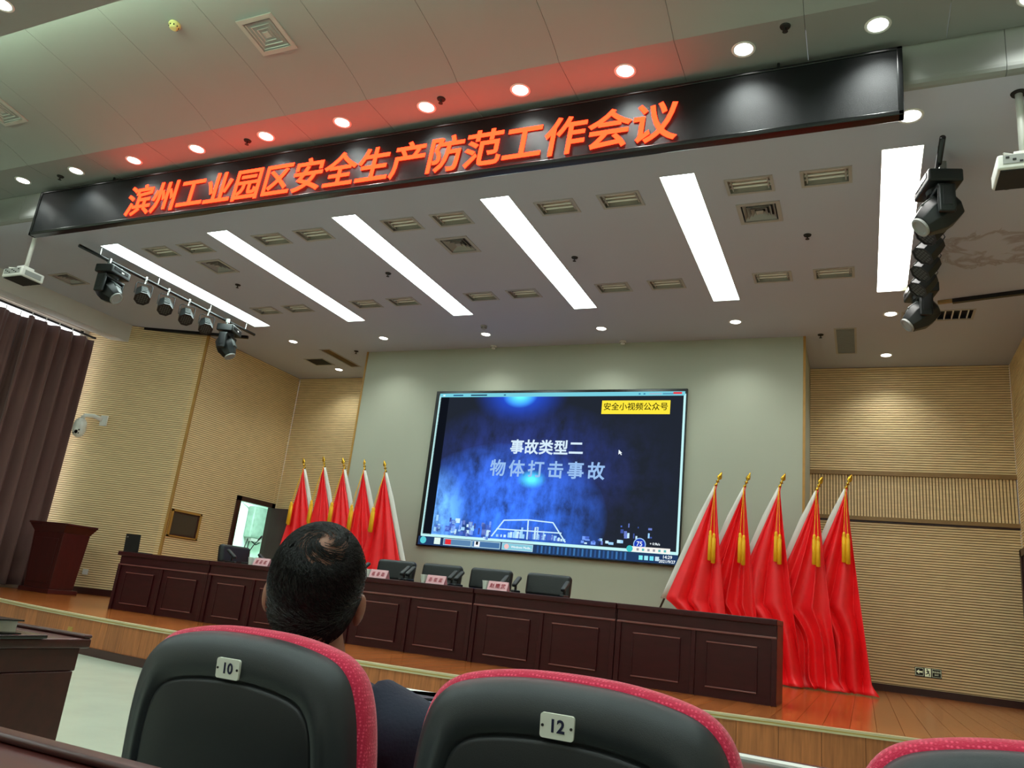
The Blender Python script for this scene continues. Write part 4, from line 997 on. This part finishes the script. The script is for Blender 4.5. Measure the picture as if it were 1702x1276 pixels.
def auditorium_seat(x, num, lb):
    t = thing('auditorium_seat', lb, 'chair', (x,1.10,0), 0, 'red auditorium seats in the front row')
    MB().loft([seat_ring(d,y) for d,y in SH+[(.070,-.0185),(.073,-.012)]], False, True).build('back_shell', K['shell'], t, smooth=True)
    MB().loft([seat_ring(d,y) for d,y in ((.076,-.010),(.078,-.0145),(.084,-.0165),(.15,-.018))], False, True).build('inner_panel', K['shell_in'], t, smooth=True)
    cu = MB().loft([seat_ring(d,y) for d,y in ((.02,.02),(.0,.024),(-.008,.032),(-.010,.046),(-.009,.062),(-.002,.078),(.02,.088),(.06,.094))], True, True)
    cu.build('back_cushion', K['cloth'], t, smooth=True)
    rbox((0,.34,.42), (.46,.44,.11), .045, 'seat_cushion', K['cloth'], t)
    rbox((0,.33,.36), (.44,.42,.05), .02, 'seat_pan', K['shell'], t)
    for s in (-1,1):
        MB().cbox((s*.258,.25,.31),(.03,.16,.60)).build('stanchion', K['shell'], t, bevel=.01)
        MB().cbox((s*.256,.26,.62),(.042,.30,.035)).build('armrest', K['shell'], t, bevel=.012)
        MB().cbox((s*.235,.25,.36),(.04,.05,.05)).build('seat_hinge', K['shell'], t)
    MB().cbox((0,.25,.01),(.55,.22,.02)).build('floor_rail', K['shell'], t)
    # number plate on the back
    if num:
        zp = .866; rx = .10
        hp = Matrix.Translation((0,-.0195-(zp-.5)*.10,zp)) @ Matrix.Rotation(rx, 4, 'X')
        pw, phh, r = .0235, .0155, .004; pts = []
        for cx, cz, a0 in ((pw-r,phh-r,0),(-pw+r,phh-r,PI/2),(-pw+r,-phh+r,PI),(pw-r,-phh+r,1.5*PI)):
            for k in range(5): a = a0+k*PI/8; pts.append((cx+r*math.cos(a), cz+r*math.sin(a)))
        pl_ = MB().prism(pts, -.0025, .002, 'y').xf(hp).build('number_plate', K['plate_w'], t)
        me = text_mesh(num, .0225, K['ink'], .0007)
        o = place('digits', me, pl_); o.matrix_local = hp @ Matrix.Translation((0,-.0031,0)) @ Matrix.Rotation(PI/2, 4, 'X')
        for s in (-1,1): MB().lathe([(0,-.0036),(.0019,-.0036),(.0019,-.002),(0,-.002)], 10, (s*.020,0,0), 'y').xf(hp).build('screw', K['dark_gap'], pl_)
    return t
auditorium_seat(-.930, '10', 'red seat with black back and number 10, the man in it')
auditorium_seat(-.368, '12', 'red seat with black back and number 12')
auditorium_seat(.215, '', 'red seat cut by the bottom right picture corner')

# ================================================================== AUDIENCE DESKS
def desk(x0, x1, y0, y1, z, lb, endpanel=True):
    t = thing('audience_desk', lb, 'desk', ((x0+x1)/2,(y0+y1)/2,0), 0, 'long dark audience desks'); a, b = (x1-x0)/2, (y1-y0)/2
    MB().box(-a,a,-b,b,z-.03,z).build('desk_top', K['desk'], t, bevel=.006)
    MB().box(-a,a,b-.03,b,z,z+.012).build('edge_lip', K['desk'], t, bevel=.005)
    MB().box(-a+.02,a-.02,-b+.02,b-.02,z-.10,z-.03).build('apron', K['desk'], t, bevel=.004)
    for s in (-1,1): MB().box(s*(a-.035)-.02,s*(a-.035)+.02,-b+.03,b-.03,0,z-.10).build('end_panel', K['desk'], t, bevel=.003)
    MB().box(-a+.05,a-.05,b-.06,b-.035,.08,z-.10).build('modesty_panel', K['desk'], t)
    return t
desk(-5.2,-2.27,1.36,1.90,.765,'dark glossy desk across the aisle with a black notebook on it')
desk(-1.42,1.9,1.44,1.86,.755,'dark desk before seats 10 and 12, mostly hidden')
desk(-1.42,1.6,.34,.80,.765,'dark glossy desk edge in the bottom left picture corner')
# things on the desks
q = onz((30,1050), .79)
t = thing('folder', 'flat black folder on the desk across the aisle', 'folder', (q.x-.20,q.y+.02,.765), .1)
MB().box(-.17,.15,-.11,.11,0,.012).build('cover', K['black_gloss'], t, bevel=.003); MB().box(-.16,.145,-.112,.105,.003,.009).build('pages', K['paper'], t)
t = thing('notebook', 'thick black spiral notebook lying on the black folder', 'notebook', (q.x-.17,q.y-.01,.7775), -.15)
MB().box(-.12,.10,-.08,.08,0,.004).build('cover', K['black_gloss'], t); MB().box(-.12,.07,-.077,.077,.004,.034).build('pages', K['paper'], t); MB().box(-.12,.10,-.08,.08,.034,.038).build('cover', K['black_gloss'], t, rot=(0,-.02,0))
for k in range(9): MB().lathe([(.012,-.002),(.016,-.002),(.016,.002),(.012,.002)], 12, (-.12,-.07+k*.0175,.013), 'y').build('ring', K['black'], t)
t = thing('document_pile', 'papers and blue folder on the desk beside the man', 'papers', (-.93,1.69,.755), .15)
MB().box(-.16,.12,-.10,.10,0,.014).build('folder', K['black_gloss'], t); MB().box(-.12,.14,-.13,.07,.014,.022).build('sheets', K['paper'], t)
MB().box(-.13,.15,-.09,.09,.022,.030).build('folder', K['blue_paper'], t, rot=(0,0,.2)); MB().box(-.16,.06,-.03,.09,.032,.036).build('pen_case', K['black'], t, rot=(0,.0,.5))
MB().box(-.10,.16,.02,.10,.031,.036).build('sheets', K['paper'], t, rot=(0,0,-.1))
t = thing('document', 'black and white papers at the desk edge right of seat 12', 'papers', (-.17,1.74,.755), -.1)
MB().box(-.15,.15,-.10,.10,0,.008).build('folder', K['black_gloss'], t); MB().box(-.13,.10,.05,.09,.008,.013).build('sheets', K['paper'], t)

# ================================================================== THE MAN IN SEAT 10
def remesh(mb, voxel, m, name, parent, smooth=8, rot=None, loc=None):
    me = mb.mesh(name, None); o = bpy.data.objects.new(name, me); C.objects.link(o)
    r = o.modifiers.new('r','REMESH'); r.mode = 'VOXEL'; r.voxel_size = voxel; r.use_smooth_shade = True
    s = o.modifiers.new('s','SMOOTH'); s.iterations = smooth; s.factor = .5
    nm = bpy.data.meshes.new_from_object(o.evaluated_get(bpy.context.evaluated_depsgraph_get()))
    bpy.data.objects.remove(o); bpy.data.meshes.remove(me); nm.materials.clear(); nm.materials.append(m); nm.shade_smooth(); nm.name = name
    return place(name, nm, parent, loc, rot)
man = thing('person', 'man with thinning black hair in a navy jacket, seen from behind', 'person', (-.975,1.37,0))
HC = Vector((.0,-.075,1.005)); HR = Matrix.Scale(1.04, 3) @ Matrix.Rotation(math.radians(29), 3, 'Z') @ Matrix.Rotation(math.radians(10), 3, 'X') @ Matrix.Rotation(math.radians(3), 3, 'Y')
def hp_(p): return HC + HR @ Vector(p)
b = MB()
def hs(c, r, nu=20, nv=14): b.sphere(hp_(c), r, nu, nv, HR)
hs((0,-.012,.018),(.077,.094,.094),28,20); hs((0,.035,-.03),(.066,.066,.08)); hs((0,.05,-.072),(.048,.045,.045)); hs((0,.075,-.095),(.024,.02,.02)); hs((0,.098,-.025),(.014,.018,.026))
hs((0,.085,.03),(.05,.02,.02)); hs((0,.09,-.065),(.024,.012,.010)); hs((.032,.078,-.035),(.024,.02,.02)); hs((-.032,.078,-.035),(.024,.02,.02)); hs((0,-.05,-.05),(.055,.045,.05))
for s in (-1,1):
    b.sphere(hp_((s*.0875,-.002,-.026)), (.009,.017,.030), 14, 10, HR @ Matrix.Rotation(s*-.35, 3, 'Z')); b.sphere(hp_((s*.0835,.002,-.049)), (.009,.012,.014), 12, 8, HR)
b.tube([hp_((0,-.005,-.05)),(0,-.065,.91),(0,-.03,.80)], [.058,.060,.075], 18)
b.sphere((0,.03,.70),(.150,.085,.11)); b.sphere((0,.10,.60),(.15,.11,.13)); b.sphere((0,.16,.54),(.16,.13,.10))
for s in (-1,1):
    b.tube([(s*.17,-.02,.775),(s*.235,.06,.58),(s*.17,.26,.60),(s*.15,.31,.61)], [.05,.045,.034,.028], 12)
    b.sphere((s*.15,.35,.615),(.04,.05,.016))
    for k, (fx, ln) in enumerate(((-.030,.052),(-.010,.066),(.010,.062),(.029,.046))):
        b.tube([(s*.15+fx,.38,.617),(s*.15+fx*1.15,.38+ln*.55,.621),(s*.15+fx*1.2,.38+ln,.611)], [.0095,.009,.0075], 8)
    b.tube([(s*.15-s*.034,.33,.615),(s*.15-s*.058,.36,.615),(s*.15-s*.062,.385,.611)], [.011,.010,.008], 8)
    b.tube([(s*.09,.16,.52),(s*.11,.40,.51),(s*.11,.45,.46),(s*.11,.46,.12)], [.075,.06,.055,.04], 12)
body = remesh(b, .0065, K['skin'], 'body', man, 5)
for s in (-1,1):
    MB().sphere(hp_((s*.032,.090,.004)), (.012,.012,.012), 14, 10).build('eye', K['paper'], man, smooth=True)
    MB().sphere(hp_((s*.032,.100,.004)), (.0055,.0045,.0055), 10, 8).build('iris', K['hairm'], man, smooth=True)
    MB().tube([hp_((s*.016,.098,.026)),hp_((s*.034,.098,.031)),hp_((s*.052,.088,.026))], [.003,.0045,.003], 6).build('eyebrow', K['hairm'], man)
MB().tube([hp_((-.02,.101,-.062)),hp_((0,.105,-.064)),hp_((.02,.101,-.062))], [.003,.005,.003], 8).build('lips', mat('lips',(150,88,80),.5), man, smooth=True)
# jacket
j = MB()
j.sphere((0,.0,.74),(.20,.135,.115)); j.sphere((0,.05,.65),(.195,.145,.14)); j.sphere((0,.10,.56),(.19,.155,.11)); j.sphere((0,-.02,.80),(.13,.095,.06))
for s in (-1,1):
    j.sphere((s*.19,-.015,.765),(.085,.080,.072)); j.tube([(s*.12,-.02,.805),(s*.205,-.01,.768),(s*.255,.06,.60),(s*.19,.22,.60),(s*.165,.28,.605)], [.06,.078,.066,.052,.042], 14)
jk = remesh(j, .012, K['navy'], 'jacket', man, 10)
cl = MB().loft([[(rx*math.cos(a), -.045+ry*math.sin(a), z+.012*math.sin(a)) for a in [2*PI*k/28 for k in range(28)]] for rx, ry, z in ((.092,.080,.825),(.082,.072,.852),(.078,.069,.865),(.072,.063,.862),(.078,.068,.835))], False, False)
cl.build('collar', K['navy'], man, smooth=True)
tr = MB(); tr.sphere((0,.17,.535),(.185,.15,.095))
for s in (-1,1): tr.tube([(s*.09,.16,.525),(s*.115,.40,.525),(s*.115,.455,.46),(s*.112,.465,.10)], [.092,.078,.072,.058], 14)
remesh(tr, .014, K['trouser'], 'trousers', man, 8)
for s in (-1,1):
    sh_ = MB(); sh_.sphere((s*.112,.47,.05),(.045,.06,.05)); sh_.sphere((s*.115,.53,.035),(.046,.075,.035)); sh_.box(s*.115-.04,s*.115+.04,.43,.60,.0,.02)
    remesh(sh_, .01, K['shoe'], 'shoe', man, 4)
# hair: a cap that thins out at the crown, and single strands swirling over the crown
CR = Vector((.05,-.55,.83)).normalized()        # crown direction in head space
def head_r(d):
    d = Vector(d).normalized(); c = Vector((0,-.012,.018)); e = (.077,.094,.094)
    return 1/math.sqrt((d.x/e[0])**2+(d.y/e[1])**2+(d.z/e[2])**2)
def on_head(d, off):
    d = Vector(d).normalized()
    if d.y < 0 and d.z < -.4: off += .034*(-d.z-.4)*min(1,-d.y*3)
    return Vector((0,-.012,.018)) + d*(head_r(d)+off)
hm = MB(); nu, nv = 120, 80; Vt = []
for jv in range(nv+1):
    th = PI*jv/nv
    for iu in range(nu):
        fi = 2*PI*iu/nu; d = Vector((math.sin(th)*math.cos(fi), math.sin(th)*math.sin(fi), math.cos(th)))
        an = d.angle(CR); nz = noise.noise(d*9)+.5*noise.noise(d*23)
        thick = .0095 + .0018*nz + .003*max(0,-d.z)
        k_ = max(0,min(1,(an-.40+.07*nz)/.45)); k_ = k_*k_*(3-2*k_); thick = thick*k_ - .0035*(1-k_)
        Vt.append((d, on_head(d, thick)))
def keep(d):
    if d.z < -.90+.02*math.sin(d.x*30): return False
    if d.y > .30 and d.z < .58: return False
    if abs(d.x) > .55 and d.y > -.12 and d.z < .12: return False
    if d.y > .05 and d.z < -.05: return False
    return True
idx = {}
for jv in range(nv):
    for iu in range(nu):
        q4 = [jv*nu+iu, (jv+1)*nu+iu, (jv+1)*nu+(iu+1) % nu, jv*nu+(iu+1) % nu]
        if all(keep(Vt[k][0]) for k in q4):
            f = []
            for k in q4:
                if k not in idx: idx[k] = len(hm.v); hm.v.append(tuple(hp_(Vt[k][1])))
                f.append(idx[k])
            hm.f.append(tuple(f))
hair = hm.build('hair', K['hairm'], man, smooth=True); md = hair.modifiers.new('t','SOLIDIFY'); md.thickness = .006; md.offset = -1
st = MB(); rs = random.Random(3)
A_ = CR.cross(Vector((1,0,0))).normalized(); B_ = CR.cross(A_)
def strand(d0, ax, step, n, w0, off):
    d = d0.copy(); pts = []
    for k in range(n):
        o_ = off(d)+rs.uniform(0,.0007)
        if not keep(d) and k > 2: n = k; break
        pts.append(on_head(d, o_))
        rad = (d-CR*d.dot(CR)); rad = rad.normalized() if rad.length > 1e-4 else A_
        tang = CR.cross(d).normalized(); d = (d + (rad*ax[0]+tang*ax[1])*step).normalized()
    V = []
    for k, p in enumerate(pts):
        t_ = (pts[min(k+1,n-1)]-pts[max(k-1,0)]).normalized(); sd = t_.cross(p.normalized()).normalized()*w0*(1-.75*k/(n-1))
        V += [hp_(p-sd), hp_(p+sd), hp_(p+p.normalized()*w0*.7)]
    st.add(V, [f for k in range(n-1) for f in ((3*k,3*k+2,3*k+5,3*k+3),(3*k+2,3*k+1,3*k+4,3*k+5))])
def cap_off(d):
    an = d.angle(CR); k_ = max(0,min(1,(an-.38)/.45)); k_ = k_*k_*(3-2*k_)
    return .0018 + .0095*k_ + .003*max(0,-d.z)
for k in range(360):
    a = rs.uniform(0,2*PI); r0 = rs.uniform(.08,.8); d0 = (CR*math.cos(r0)+(A_*math.cos(a)+B_*math.sin(a))*math.sin(r0)).normalized()
    strand(d0, (rs.uniform(.2,.8), rs.uniform(.7,1.2)), .06, 10, .0009, cap_off)
for k in range(5200):
    d0 = Vector((rs.gauss(0,1),rs.gauss(0,1),rs.gauss(0,1))).normalized()
    if keep(d0) and d0.angle(CR) > .5: strand(d0, (1, rs.uniform(.1,.5)), .05, 7, .0011, cap_off)
hs_ = st.build('hair_strand', K['hairm'], hair); hs_['kind'] = 'stuff'
